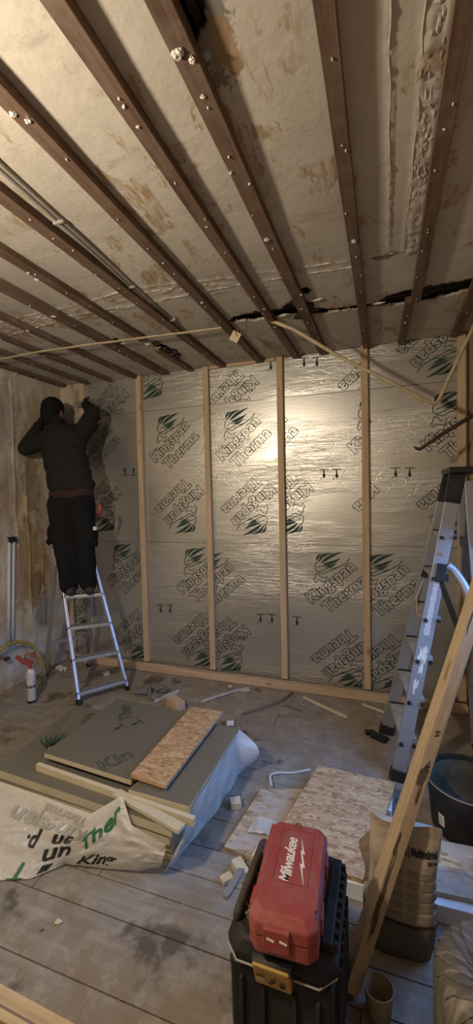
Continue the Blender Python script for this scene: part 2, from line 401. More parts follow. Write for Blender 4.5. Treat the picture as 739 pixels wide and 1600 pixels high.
build_floor()
def lerp(a, b, t): return a+(b-a)*t
def pw(x, pts):
    if x <= pts[0][0]: return pts[0][1]
    for (x0, y0), (x1, y1) in zip(pts, pts[1:]):
        if x <= x1: return lerp(y0, y1, (x-x0)/(x1-x0))
    return pts[-1][1]
def in_poly(x, y, P):
    c = False; j = len(P)-1
    for i in range(len(P)):
        if (P[i][1] > y) != (P[j][1] > y) and x < (P[j][0]-P[i][0])*(y-P[i][1])/(P[j][1]-P[i][1])+P[i][0]: c = not c
        j = i
    return c
HOLES = [
    [(1.52, -.80), (1.60, -.87), (1.75, -.89), (1.90, -.87), (1.95, -.92), (2.03, -.96), (2.08, -.90), (2.09, -.80), (2.20, -.755), (2.36, -.735), (2.45, -.75), (2.50, -.81), (2.66, -.84), (2.80, -.84), (2.93, -.84), (2.95, -.70), (2.86, -.68), (2.70, -.64), (2.62, -.66), (2.55, -.655), (2.48, -.68), (2.38, -.69), (2.2, -.70), (2.10, -.70), (2.0, -.73), (1.9, -.76), (1.7, -.77)],
    [(2.045, -2.75), (2.13, -2.75), (2.11, -2.50), (2.10, -2.44), (2.085, -2.42), (2.06, -2.40), (2.05, -2.34), (2.04, -2.31), (2.03, -2.45)],
    [(.90, -.68), (.96, -.66), (.97, -.56), (1.0, -.45), (.96, -.38), (.93, -.46), (.90, -.55)],
    [(2.03, -1.09), (2.09, -1.07), (2.12, -1.02), (2.08, -.99), (2.03, -1.0)],
    [(.64, -.82), (.72, -.86), (.74, -.76), (.66, -.72)],
]
RIDGES = [  # (points, half width, height) along the ceiling
    ([(2.497, -2.75), (2.504, -1.97), (2.508, -1.30)], .0045, .007), ([(2.572, -2.75), (2.58, -1.94), (2.572, -1.24)], .004, .007),
    ([(2.508, -1.31), (2.572, -1.24)], .005, .006),
    ([(-.5, -1.42), (.21, -1.36), (.86, -1.37), (1.2, -1.415), (1.78, -1.325), (2.37, -1.258), (2.6, -1.25)], .005, .004),
    ([(-.5, -1.20), (0, -1.16), (.77, -1.263), (1.29, -1.24), (1.75, -1.245), (2.37, -1.197)], .007, .005)]
def seg_d(x, y, a, b):
    ax, ay = a; bx, by = b; dx, dy = bx-ax, by-ay; t = max(0, min(1, ((x-ax)*dx+(y-ay)*dy)/(dx*dx+dy*dy)))
    return math.hypot(x-ax-t*dx, y-ay-t*dy)
def build_ceiling():
    x0, x1, y0, y1 = XL-.03, XR+.05, -2.76, .03
    def F(u, v):
        x = lerp(x0, x1, u); y = lerp(y0, y1, v); z = H
        for pts, hw, hh in RIDGES:
            for a, b in zip(pts, pts[1:]):
                if min(a[0], b[0])-.03 < x < max(a[0], b[0])+.03 and min(a[1], b[1])-.03 < y < max(a[1], b[1])+.03:
                    wob = .004*noise.noise(V((x*9, y*9, 3))); d = seg_d(x+wob, y+wob, a, b)/hw
                    if d < 2: z = min(z, H-hh*(1-d/2)*(.8+.7*noise.noise(V((x*30, y*30, 0)))))
        if 2.585 < x < 2.64 and y < -1.2:   # torn, crumpled plaster edge beside the batten
            z -= .010*abs(noise.noise(V((x*26, y*19, 5))))+.004*abs(noise.noise(V((x*60, y*60, 1))))
        if -1.40 < y < -1.19 and x < 1.9: z -= .006*max(0, noise.noise(V((x*12, y*34, 8))))
        z -= .003*noise.noise(V((x*3, y*3, 0)))
        return V((x, y, z))
    def skip(u, v):
        x = lerp(x0, x1, u); y = lerp(y0, y1, v)
        x += .014*noise.noise(V((x*22, y*22, 1))); y += .016*noise.noise(V((x*26, y*26, 9)))
        return any(in_poly(x, y, P) for P in HOLES)
    m = MB().grid(400, 300, F, skip=skip); m.grid(6, 6, lambda u, v: V((lerp(x0, x1, u), lerp(YB-.1, y0, v), H)))
    c = struct('ceiling', m, 'ceiling_plaster', smooth=True)
    so = c.modifiers.new('thick', 'SOLIDIFY'); so.thickness = .014; so.offset = 1
    for pts, hw, hh in RIDGES:
        P = []
        for (ax, ay), (bx, by) in zip(pts, pts[1:]):
            n = max(2, int(math.hypot(bx-ax, by-ay)/.012))
            for k in range(n): x, y = lerp(ax, bx, k/n), lerp(ay, by, k/n); P.append((x, y))
        P.append(pts[-1]); rs = []
        for i, (x, y) in enumerate(P):
            (ax, ay), (bx, by) = P[max(0, i-1)], P[min(len(P)-1, i+1)]; L = math.hypot(bx-ax, by-ay); nx, ny = -(by-ay)/L, (bx-ax)/L
            o_ = .006*noise.noise(V((x*11, y*11, hw*900))); k = .55+1.1*abs(noise.noise(V((x*28, y*28, 2)))); w_ = hw*.8*k
            rs.append([V((x+nx*(o_+q*w_), y+ny*(o_+q*w_), H-z_)) for q, z_ in ((-1, -.002), (-.3, hh*k), (.5, hh*.8*k), (1, -.002))])
        obj('plaster_ridge', MB().rings(rs, True), 'ceiling_plaster' if hw < .0046 and pts[0][1] < -2 else 'plaster_lump', c)
    m = MB()
    for k in range(150):
        y = random.uniform(-2.7, -1.25); m.lump((2.605+random.uniform(-.018, .022), y, H-.002), (random.uniform(.004, .012), random.uniform(.008, .03), .004), 1, .6)
    for k in range(90):
        x = random.uniform(-.4, 1.9); m.lump((x, pw(x, [(-.5, -1.30), (.8, -1.32), (1.9, -1.28)])+random.uniform(-.06, .08), H-.001), (random.uniform(.006, .03), random.uniform(.003, .010), .003), 1, .6)
    obj('plaster_flakes', m, 'ceiling_plaster', c)['kind'] = 'stuff'
    obj('void_shade', B((1.27, -1.4, H+.10), (3.9, 2.9, .02)), 'void', c)  # added dark sheet: darkness above the gaps is put into its colour
    for i in range(7):
        y = -.64-.052*i
        obj('lath', B((2.2, y, H+.04), (1.75, .03, .008), rz=.01*math.sin(i*3)), 'lath', c)
    for i in range(3): obj('lath', B((2.06+.03*i, -2.55, H+.035), (.022, .5, .008), rz=-.05), 'lath', c)
    for i in range(3): obj('lath', B((.92+.03*i, -.52, H+.03), (.02, .4, .008)), 'lath', c)
    return c
ceiling = build_ceiling()
def build_walls():
    struct('wall_far', B((1.27, .10, 1.35), (3.9, .12, 2.8)), 'dark_masonry')
    def F(u, v):
        y = lerp(YB, .04, u); z = lerp(-.02, H+.02, v)
        x = XL + .012*noise.noise(V((0, y*2.5, z*2.5))) + .006*noise.noise(V((0, y*14, z*7)))
        for yc, za, zb in ((-.60, 1.15, 2.62), (-.48, .55, 1.9), (-.33, .45, 1.05)):
            if za < z < zb: d = abs(y-yc-.012*noise.noise(V((z*3, yc, 0)))); x += .012*max(0, 1-d/.014)
        return V((x, y, z))
    wl = struct('wall_left', MB().grid(520, 150, F), 'old_plaster', smooth=True)
    obj('wall_core', B((XL-.09, -2.6, 1.35), (.12, 5.4, 2.8)), 'dark_masonry', wl)
    struct('wall_back', B((1.27, YB-.05, 1.35), (3.9, .1, 2.8)), 'dark_masonry')
    m = MB(); X = XR+.06
    for y0, y1, z0, z1 in ((-.0+.04, -.90, -.05, H+.03), (-1.80, YB, -.05, H+.03), (-.90, -1.80, -.05, .55), (-.90, -1.80, 1.55, H+.03)):
        m.box((X, (y0+y1)/2, (z0+z1)/2), (.12, abs(y1-y0), z1-z0))
    struct('wall_right', m, 'right_plaster')
    m = MB()
    for y in (-.92, -1.78): m.box((XR+.10, y, 1.05), (.05, .05, 1.02))
    for z in (.57, 1.53): m.box((XR+.10, -1.35, z), (.05, .9, .05))
    struct('window_1', m, 'white_conduit')
    # plaster reveal in the far left corner above the foil
    def P(u, v):
        x = lerp(XL, -.285, u); z = lerp(2.02, H+.01, v); return V((x, -.012-.010*noise.noise(V((x*14, 0, z*14)))-.012*max(0, noise.noise(V((x*7, 3, z*7)))), z))
    t = struct('trim_1', MB().grid(24, 60, P), 'old_plaster', smooth=True)
build_walls()
# ---------------------------------------------------------------- foil insulation boards on the far wall
STX = [.375, 1.042, 1.688, 2.344, 3.0]
def leaf(p0, p1, b, w, n=9):
    p0, p1 = V(p0), V(p1); d = p1-p0; nn = V((-d.y, d.x)).normalized(); A = []; C = []
    for i in range(n+1):
        t = i/n; c = p0+d*t+nn*b*math.sin(PI*t); ww = w*math.sin(PI*t**.75)
        A.append(c+nn*ww); C.append(c-nn*ww)
    return A, C
LEAVES = [((-105, 70), (-20, 150), 30, 9), ((-85, 62), (75, 160), 30, 14), ((-60, 50), (170, 178), 14, 17), ((-42, 34), (150, 112), -12, 17), ((-20, 18), (110, 62), -16, 12)]
SQ = [[(-80, 75), (-115, 40), (-120, -15), (-95, -40), (-40, -28), (0, -8), (-30, 22), (-70, 14), (-92, 0)],
      [(-108, -62), (-132, -130), (-116, -165), (-96, -135), (-20, -150), (6, -85), (-50, -108), (-75, -75), (-108, -62)],
      [(-95, -45), (-30, -60), (20, -30), (60, -18), (120, 14), (200, 58), (235, 112)], [(-5, -10), (30, 8), (70, -4), (110, 12)],
      [(-100, 78), (-92, 100), (-60, 128), (-10, 145)]]
_tg = {}
def print_block(K, inv, clip):
    """outlined two-line print with a maned head beside it; K = centre of the first letter; clip = (x0, x1, z0, z1) -> three MB"""
    a = math.radians(41); e1 = V((math.cos(a), math.sin(a))); e2 = V((-e1.y, e1.x)); sg = -1 if inv else 1
    K = V(K); out = {'ink': [], 'logo': [], 'line': []}
    if not _tg:
        _tg['a'] = text_geo('Kingspan', .130, .0018, 0, .0062, space=1.0); _tg['b'] = text_geo('Therma', .130, .0018, 0, .0062, space=1.0)
    def tr(l): return K + sg*l
    for key, off in (('a', e1*(-.035)+e2*(-.045)), ('b', V((.13, -.067))+e1*(-.035)+e2*(-.045))):
        vs, fs = _tg[key]; out['ink'].append(([tr(off+e1*v.x+e2*v.y) for v in vs], fs, [v.z for v in vs]))
    S = .00076; c = V((.126, .243))
    for p0, p1, b, w_ in LEAVES:
        A, C = leaf(V(p0)*S, V(p1)*S, b*S, w_*S); n = len(A)
        out['logo'].append(([tr(c+q) for q in A+C], [(i, i+1, n+i+1, n+i) for i in range(n-1)], [0]*(2*n)))
    for P in SQ:
        P = [V(p)*S for p in P]; vs = []; fs = []
        for i in range(len(P)):
            d = (P[min(i+1, len(P)-1)]-P[max(0, i-1)]).normalized(); nn = V((-d.y, d.x))*.0028; vs += [tr(c+P[i]+nn), tr(c+P[i]-nn)]
        fs = [(2*i, 2*i+2, 2*i+3, 2*i+1) for i in range(len(P)-1)]; out['logo'].append((vs, fs, [0]*len(vs)))
    res = []
    for key, mat in (('ink', 'foil_ink'), ('logo', 'foil_green')):
        bm = bmesh.new()
        for vs, fs, zs in out[key]:
            bv = [bm.verts.new((v.x, -.0032-(abs(z)*.3), v.y)) for v, z in zip(vs, zs)]
            for f in fs:
                try: bm.faces.new([bv[i] for i in f])
                except ValueError: pass
        x0, x1, z0, z1 = clip
        for co, no in (((x0, 0, 0), (-1, 0, 0)), ((x1, 0, 0), (1, 0, 0)), ((0, 0, z0), (0, 0, -1)), ((0, 0, z1), (0, 0, 1))):
            bmesh.ops.bisect_plane(bm, geom=bm.verts[:]+bm.edges[:]+bm.faces[:], plane_co=co, plane_no=no, clear_outer=True)
        bm.verts.index_update()
        if len(bm.faces): m = MB(); m.add([v.co.copy() for v in bm.verts], [tuple(v.index for v in f.verts) for f in bm.faces]); res.append((m, mat))
        bm.free()
    return res
def build_foil():
    rows = [(.0, 1.1735), (1.1745, 2.3735), (2.3745, H-.002)]; cols = [XL+.03, 1.040, 2.345, XR-.005]
    hs = ['lower', 'middle', 'narrow top']; cs = ['left corner behind the worker', 'centre', 'right behind the big ladder']
    boards = {}
    for r, (z0, z1) in enumerate(rows):
        for c in range(3):
            x0, x1 = cols[c], cols[c+1]
            if r == 2 and c == 0: x0 = -.285
            if r == 1 and c == 0: pass
            t = thing('insulation_board', 'silver foil insulation board on the far wall, %s row, %s' % (hs[r], cs[c]), 'insulation', ((x0+x1)/2, .018, z0), 'foil boards on the far wall')
            dy = .0015*((r+c) % 2)
            m = B(((x0+x1)/2, .018+dy, (z0+z1)/2), (x1-x0-.001, .036, z1-z0-.001))
            obj('foil_face', m, 'foil', t, bevel=.0012); boards[(r, c)] = t
    def bay(i): return (STX[i]+.028, STX[i+1]-.028) if i >= 0 else (-.225, STX[0]-.03)
    R1, R2, R0 = (1.178, 2.37), (2.38, 2.698), (.05, 1.17)
    def add(K, inv, x0, x1, zr):
        for m, mat in print_block(K, inv, (x0, x1, zr[0], zr[1])):
            cx = sum(v.x for v in m.v)/len(m.v); cz = sum(v.z for v in m.v)/len(m.v)
            r = 0 if cz < 1.174 else 1 if cz < 2.374 else 2; c = 0 if cx < 1.04 else 1 if cx < 2.345 else 2
            obj('printed_lettering' if mat == 'foil_ink' else 'printed_emblem', m, mat, boards[(r, c)])
    b = [bay(i-1) for i in range(5)]   # b[0] .. b[4]
    add((-.30, 1.98), 0, *b[0], R1); add((.09, 1.637), 1, *b[0], R1); add((.21, 2.544), 1, *b[0], R2)
    add((.508, 1.957), 0, *b[1], R1); add((.94, 1.629), 1, *b[1], R1); add((.643, 2.855), 1, *b[1], R2); add((1.43, 2.87), 1, *b[1], R2)
    add((1.16, 1.943), 0, *b[2], R1); add((1.591, 1.624), 1, *b[2], R1); add((1.455, 2.527), 1, *b[2], R2)
    add((1.385, 1.945), 0, *b[3], R1); add((1.896, 1.633), 1, *b[3], R1); add((2.261, 1.944), 0, *b[3], R1); add((2.69, 1.63), 1, *b[3], R1); add((2.59, 2.57), 1, *b[3], R2)
    add((1.94, 1.98), 0, *b[4], R1); add((2.782, 1.933), 0, *b[4], R1); add((2.39, 1.61), 1, *b[4], R1); add((3.15, 1.64), 1, *b[4], R1); add((3.02, 2.79), 1, *b[4], R2)
    add((-.009, .782), 0, *b[0], R0); add((.424, .43), 1, *b[0], R0); add((-.20, .63), 1, -.48, -.29, R0)
    add((.745, .76), 0, *b[1], R0); add((1.086, .431), 1, *b[1], R0)
    add((.896, .716), 0, *b[2], R0); add((1.341, .419), 1, *b[2], R0)
    add((1.913, .748), 0, *b[3], R0); add((2.349, .395), 1, *b[3], R0)
    add((2.30, .745), 0, *b[4], R0); add((2.677, .385), 1, *b[4], R0)
    for x, z, up in ((1.611, 2.645, 0), (1.884, 2.637, 0), (1.985, 2.629, 0), (2.029, 1.746, 0), (2.128, 1.742, 0), (2.561, 1.735, 0), (2.659, 1.731, 0), (.522, .557, 0), (.622, .564, 0), (1.481, .541, 0), (1.582, .549, 0), (1.794, .544, 0), (.185, 1.832, 1), (.280, 1.828, 1)):
        s = -1 if up else 1; y = -.0034; m = MB()
        def q(*pts): m.add([(x+px, y, z+s*pz) for px, pz in pts], [tuple(range(len(pts)))])
        q((-.036, .036), (.036, .036), (.036, .030), (-.036, .030)); q((-.004, .032), (.004, .032), (.006, -.012), (-.006, -.012))
        q((-.012, -.006), (.012, -.006), (.009, -.030), (0, -.038), (-.009, -.030)); q((-.028, -.034), (-.020, -.034), (-.020, -.042), (-.028, -.042))
        r = 0 if z < 1.174 else 1 if z < 2.374 else 2; c = 0 if x < 1.04 else 1 if x < 2.345 else 2
        obj('printed_arrow', m, 'foil_green', boards[(r, c)])
build_foil()
def build_studs():
    names = ['first timber batten from the left, beside the worker', 'second timber batten from the left on the foil wall', 'third timber batten from the left on the foil wall',
             'fourth timber batten, right of the wall centre line', 'fifth timber batten, left of the large ladder', 'last timber batten, tight in the right corner']
    for (x, xb, zb), nm in zip(((-.253, -.245, .07), (.375, .378, .06), (1.042, 1.047, .06), (1.690, 1.692, .06), (2.344, 2.346, .06), (3.0, 3.005, .06)), names):
        m = MB().bar((xb, -.021, zb), (x, -.021, 2.695), .050, .038, (0, -1, 0))
        o = obj('wall_stud', m, 'new_timber', loc=((x, -.02, zb)), bevel=.002); tag(o, 'pale upright '+nm, 'stud', 'upright battens on the foil wall')
    o = obj('wall_stud', MB().bar((-.46, -.03, .0), (-.485, -.03, 1.30), .038, .03, (0, -1, 0)), 'new_timber', loc=(-.46, -.03, 0), bevel=.002)
    tag(o, 'thin pale offcut standing in the left corner behind the ladder', 'stud')
    o = obj('sole_plate', MB().bar((-.42, -.075, .028), (3.03, -.085, .028), .060, .055), 'new_timber', loc=(1.3, -.08, 0), bevel=.003)
    tag(o, 'long pale timber sole plate on the floor along the foil wall', 'timber')
    for i, x in enumerate((.10, .72, 1.36, 2.0, 2.62)): obj('screw_head', MB().lathe([(.006, 0), (.006, .002), (.0, .002)], (x, -.08, .0555), 8), 'rust_steel', o)
    o = obj('packing_strip', B((1.36, -.012, 2.685), (.58, .022, .024)), 'new_timber', loc=(1.36, -.01, 2.68)); tag(o, 'short pale packing strip at the ceiling between two wall battens', 'timber')
build_studs()
# ---------------------------------------------------------------- ceiling battens
def build_battens():
    specs = [  # x, width, y_near, y_far, x shift at far end, label
        (2.955, .055, -3.6, -.04, .0, 'at the extreme right by the right wall'),
        (2.658, .050, -3.6, -.74, .0, 'right of centre that ends at the dark gap'),
        (2.625, .045, -.74, -.03, -.02, 'short piece from the dark gap to the foil wall'),
        (2.362, .048, -3.6, -.03, .0, 'third from the right, passing straight overhead'),
        (2.012, .058, -3.6, -.03, .03, 'with the torn plaster hole beside its near end'),
        (1.803, .052, -3.6, -.03, .02, 'just left of the torn plaster hole'),
        (1.518, .055, -3.6, -.03, .01, 'running down to the hanging card'),
        (1.190, .060, -3.6, -.04, .01, 'right of the double cable channel, fifth from the left wall' if False else 'first one left of the cable channel'),
        (.895, .055, -3.6, -.80, .02, 'ending broken off beside the dark rot patch'),
        (.905, .050, -.60, -.05, .0, 'short stub between the rot patch and the wall'),
        (.635, .075, -3.6, -.05, .02, 'widest and flattest one in the left half'),
        (.330, .050, -3.6, -.05, .02, 'with the small black rot spot, left half'),
        (.065, .045, -3.6, -.05, .02, 'third from the left wall'),
        (-.195, .045, -3.6, -.05, .02, 'second from the left wall'),
        (-.445, .050, -3.6, -.05, .0, 'tight against the left wall')]
    out = []
    for x, w_, y0, y1, dx, nm in specs:
        d = .032 if x > 0 else .028; n = 18; rs = []; lcs = []; sd = random.random()*20
        for i in range(n+1):
            t = i/n; y = lerp(y0, y1, t); cx = x+dx*t+.003*noise.noise(V((y*1.4, sd, 0))); ww = w_/2+.002*noise.noise(V((y*3, sd, 4)))
            rs.append([V((cx-ww, y, H+.006)), V((cx+ww, y, H+.006)), V((cx+ww, y, H-d)), V((cx-ww, y, H-d))]); lcs += [(y, -ww, 0), (y, ww, 0), (y, ww, .03), (y, -ww, .03)]
        o = obj('ceiling_batten', MB().rings(rs, True, True, lcs), 'old_timber', loc=(x, (y0+y1)/2, H-d), bevel=.002)
        tag(o, 'old brown ceiling batten ' + nm, 'batten', 'old ceiling battens'); out.append((o, x, dx, y0, y1, d, w_))
    def at(i, y, off=0): o, x, dx, y0, y1, d, w_ = out[i]; return V((x+dx*(y-y0)/(y1-y0)+off, y, H-d))
    # plaster remnants stuck to battens: (batten, y, off, size)
    for i, y, off, s in ((4, -2.42, -.01, .022), (4, -2.40, .018, .018), (4, -2.30, .0, .012), (3, -1.47, .0, .020), (4, -1.62, -.01, .019), (6, -2.44, -.015, .017), (6, -2.41, .01, .015), (10, -1.36, .0, .017), (8, -1.72, -.03, .018), (8, -1.78, -.02, .012), (11, -1.25, .0, .014), (5, -.98, .01, .012), (6, -1.19, .0, .014), (4, -1.07, .03, .013), (2, -.45, .0, .014), (4, -.90, 0, .010), (6, -1.62, 0, .009), (5, -1.79, .0, .008), (10, -.72, 0, .012), (3, -2.0, 0, .007), (1, -1.95, 0, .008), (1, -1.42, 0, .007), (5, -2.35, 0, .010), (5, -2.28, .0, .010), (4, -2.02, -.02, .011), (4, -1.95, .02, .010), (5, -.70, 0, .013), (7, -1.95, 0, .007), (7, -1.5, 0, .006), (7, -1.45, .01, .006)):
        p = at(i, y, off); m = MB()
        s *= .62
        for k in range(3): m.lump(p+V((random.uniform(-.5, .5)*s, random.uniform(-.5, .5)*s, -s*.25)), s*random.uniform(.45, .8), 2, .6, .6)
        obj('plaster_remnant', m, 'plaster_lump', out[i][0])
    m = MB(); 
    for i, o_ in enumerate(out):
        y = max(o_[3], -2.6)
        k = 0
        m = MB()
        while y < o_[4]-.1 and k < 14:
            y += random.uniform(.16, .34); p = at(i, min(y, o_[4]-.04), random.uniform(-.35, .35)*o_[6]); m.lump(p+V((0, 0, -.002)), (.003, .005, .004), 1, .5); k += 1
        obj('plaster_specks', m, 'plaster_lump', o_[0]); o_[0].children[-1]['kind'] = 'stuff'
    return out
BAT = build_battens()
def build_ceiling_things():
    # cross lath / flat conduit running under the battens
    pts = [(-.5, -.905, H-.036), (.108, -.928, H-.037), (.49, -.91, H-.037), (.984, -.874, H-.038), (1.30, -.845, H-.038), (1.505, -.826, H-.037)]
    m = MB()
    for a, b in zip(pts, pts[1:]): m.bar(a, b, .018, .008)
    tag(obj('cross_lath', m, 'conduit', loc=(.5, -.9, H-.036)), 'thin pale lath crossing under the left ceiling battens', 'lath')
    t = thing('cable_channel', 'twin grey cable channel along the ceiling in the left half', 'conduit', (1.25, -1.7, H))
    for off in (-.011, .011):
        P = [(x+off, y, H-.006) for x, y in ((1.36, -3.2), (1.285, -2.276), (1.275, -2.05), (1.262, -1.753), (1.235, -1.281), (1.22, -.8))]
        obj('channel_tube', MB().tube(P, .009, 8), 'grey_conduit', t, smooth=True)
    for y in (-2.0, -1.45, -1.0): obj('cable_clip', B((1.268 if y < -1.5 else 1.24, y, H-.010), (.05, .012, .018)), 'grey_conduit', t, bevel=.002)
    # bent yellowed conduit hanging from the ceiling
    P = [V((1.815, -.78, H-.02)), V((1.95, -.74, 2.62)), V((2.2, -.66, 2.455)), V((2.5, -.57, 2.285)), V((2.72, -.51, 2.155)), V((2.765, -.50, 2.133)), V((2.79, -.49, 2.135)), V((2.81, -.485, 2.165)), V((2.86, -.47, 2.28)), V((2.985, -.45, 2.55)), V((3.03, -.44, 2.66))]
    t = thing('bent_conduit', 'long yellowed conduit pipe hanging in a V in front of the foil', 'pipe', (2.5, -.57, 2.28))
    obj('pipe', MB().tube(P, .0115, 10), 'conduit', t, smooth=True)
    obj('pipe_coupling', MB().tube([V((2.66, -.526, 2.188)), V((2.725, -.508, 2.152))], .0145, 10), 'conduit', t, smooth=.6)
    # rusty rod poking in from the right wall
    t = thing('rusty_rod', 'dark rusty steel rod jutting from the right wall above the ladder', 'rod', (2.88, -.42, 1.96))
    obj('rod', MB().tube([(2.695, -.44, 1.855), (2.80, -.42, 1.93), (2.93, -.40, 2.01), (3.06, -.38, 2.09)], [.010, .013, .013, .013], 8), 'rust_steel', t, smooth=True)
    obj('hooked_tip', MB().tube([(2.70, -.44, 1.86), (2.68, -.445, 1.862), (2.662, -.45, 1.875)], [.014, .010, .004], 6), 'rust_steel', t)
    # hanging card
    t = thing('hanging_card', 'small cream square card dangling from the ceiling gap on wire', 'tag', (1.60, -.80, 2.6))
    X = Matrix.Translation((1.585, -.80, 2.605)) @ Matrix.Rotation(.55, 4, 'Y')
    obj('card', B((0, 0, 0), (.062, .004, .062), X=X), 'tag_card', t)
    obj('wire', MB().tube([(1.60, -.82, 2.71), (1.62, -.80, 2.66), (1.585, -.804, 2.64), (1.60, -.806, 2.60), (1.59, -.808, 2.62)], .0025, 6), 'brown_flake', t)
    obj('wire', MB().tube([(1.66, -.80, 2.71), (1.66, -.79, 2.64), (1.64, -.80, 2.58), (1.625, -.80, 2.60), (1.65, -.80, 2.65)], .0022, 6), 'rust_steel', t)
    # loose debris sticking out of the gaps
    t = thing('torn_lath_debris', 'black torn lath and felt poking from the gap left of the card', 'debris', (.95, -.5, 2.69))
    m = MB()
    for i in range(9): m.lump((.94+random.uniform(-.03, .05), -.68+.04*i, 2.688), (.022, .028, .010), 2, .8)
    obj('felt_shred', m, 'lath', t)
    m = MB()
    for i in range(4): m.lump((.90+random.uniform(-.03, .03), -.72+.09*i, 2.683), (.020, .012, .008), 2, .8)
    obj('plaster_flake', m, 'plaster_lump', t)
    t = thing('torn_felt', 'black crumpled felt hanging from the ceiling gap by the third batten', 'debris', (2.06, -.88, 2.69))
    m = MB()
    for i in range(8): m.lump((2.0+random.uniform(-.02, .09), -.94+.03*i, 2.695), (.03, .022, .010), 2, .8)
    obj('felt_shred', m, 'lath', t)
    m = MB(); m.lump((2.46, -.765, 2.685), (.035, .006, .006), 2, .5); m.lump((2.12, -.93, 2.69), (.03, .008, .006), 2, .6); m.lump((1.9, -.80, 2.69), (.03, .014, .008), 2, .6)
    obj('plaster_flake', m, 'plaster_lump', t)
build_ceiling_things()
# ================================================================ LEFT WALL THINGS
def build_left():
    t = thing('wall_conduit', 'white twin cable conduit running down the left wall', 'conduit', (XL+.02, -.70, .2))
    for off in (-.022, .022): obj('conduit_tube', MB().tube([(XL+.018, -.675+off, 1.27), (XL+.010, -.70+off, .75), (XL+.006, -.72+off, .36)], .014, 10), 'white_conduit', t, smooth=True)
    for off in (-.022, .022): obj('black_clip', B((XL+.024, -.675+off, 1.255), (.03, .028, .045)), 'black_plastic', t, bevel=.003)
    P = [V((-.46, -1.25, .20)), V((-.47, -1.0, .32)), V((-.46, -.83, .385)), V((-.45, -.72, .395)), V((-.43, -.62, .355)), V((-.40, -.56, .27)), V((-.36, -.54, .15)), V((-.33, -.55, .05)), V((-.30, -.60, .016))]
    def smooth_path(P, k=4):
        out = []
        for i in range(len(P)-1):
            p0, p1, p2, p3 = P[max(i-1, 0)], P[i], P[i+1], P[min(i+2, len(P)-1)]
            for j in range(k):
                s = j/k; out.append(.5*((2*p1)+(p2-p0)*s+(2*p0-5*p1+4*p2-p3)*s*s+(3*p1-p0-3*p2+p3)*s**3))
        return out+[P[-1]]
    global spath; spath = smooth_path
    tag(obj('yellow_hose', MB().tube(spath(P), .014, 10), 'hose', loc=(-.4, -.7, 0), smooth=True), 'yellow hose arching up from the floor against the left wall', 'hose')
    t = thing('foam_canister', 'white spray can with a red dispenser gun on the floor by the left wall', 'canister', (-.15, -.87, 0))
    c = (-.15, -.87, 0)
    obj('can_body', MB().lathe([(0, .0), (.031, .0), (.033, .004), (.033, .235), (.030, .245), (.018, .262), (.012, .266)], c, 28), 'white_tin', t, smooth=.6)
    obj('base_rim', MB().lathe([(.0345, .0), (.0345, .016), (.033, .017)], c, 28), 'black_plastic', t, smooth=.6)
    def cyl(x, y): a = x/.0336-1.15; return V((c[0]+.0338*math.cos(a), c[1]+.0338*math.sin(a), y))
    for body, z, s, sp in (('SEAL', .125, .034, 1), ('FOAM', .085, .022, 1), ('750', .055, .018, 1)):
        if body == 'FOAM': continue
        pass
    m = MB()
    for a in range(10):   # black band with unreadable blocky marks
        m.grid(2, 1, lambda u, v, a=a: cyl(-.05+.011*a+u*(.009 if a % 3 else .006), .118+v*(.024 if a % 2 else .018)))
    obj('black_marks', m, 'black_print', t)
    m = MB()
    for i, z in enumerate((.10, .088, .070, .058, .040)): m.grid(4, 1, lambda u, v: cyl(-.045+u*(.05-.006*i), z+v*.006))
    obj('small_print', m, 'grey_print', t)
    m = MB().tube([(-.15, -.87, .262), (-.15, -.87, .30)], .013, 12); m.box((-.168, -.88, .315), (.075, .03, .045), rz=.6, ry=.5)
    obj('gun_body', m, 'red_plastic', t, bevel=.004)
    obj('gun_handle', MB().bar((-.185, -.895, .315), (-.225, -.93, .375), .030, .028), 'red_plastic', t, bevel=.006)
    obj('trigger', MB().tube([(-.165, -.885, .335), (-.175, -.90, .375), (-.15, -.88, .385)], .007, 8), 'red_plastic', t)
    obj('gun_knob', MB().lathe([(0, 0), (.018, 0), (.018, .04), (.012, .045), (0, .045)], (-.135, -.855, .345), 14), 'red_plastic', t, smooth=.6)
    obj('gun_barrel', MB().tube([(-.16, -.87, .32), (-.085, -.80, .42)], .0045, 8), 'dusty_aluminium', t)
    t = thing('pipe_clamp', 'small dark clamp with wires hanging on the left wall behind the hose', 'clamp', (-.49, -.84, .32))
    obj('clamp_jaw', MB().lump((-.485, -.79, .275), (.012, .03, .018), 2, .4), 'rust_steel', t)
    obj('wire', MB().tube([(-.49, -.95, .36), (-.485, -.87, .34), (-.485, -.80, .285)], .004, 6), 'grey_conduit', t)
    # white bits in the corner
    for p, s, lb in (((-.36, -.33, .02), (.06, .03, .022), 'white plaster rubble heap in the corner under the rear ladder leg'), ((.10, -.28, .014), (.055, .035, .016), 'crumpled white plaster scraps under the far ladder')):
        m = MB()
        for k in range(5): m.lump(V(p)+V((random.uniform(-1, 1)*s[0]*.7, random.uniform(-1, 1)*s[1]*.7, 0)), (s[0]*.4, s[1]*.45, s[2]*.8), 2, .7)
        tag(obj('plaster_rubble', m, 'plaster_lump', loc=p), lb, 'rubble')
build_left()
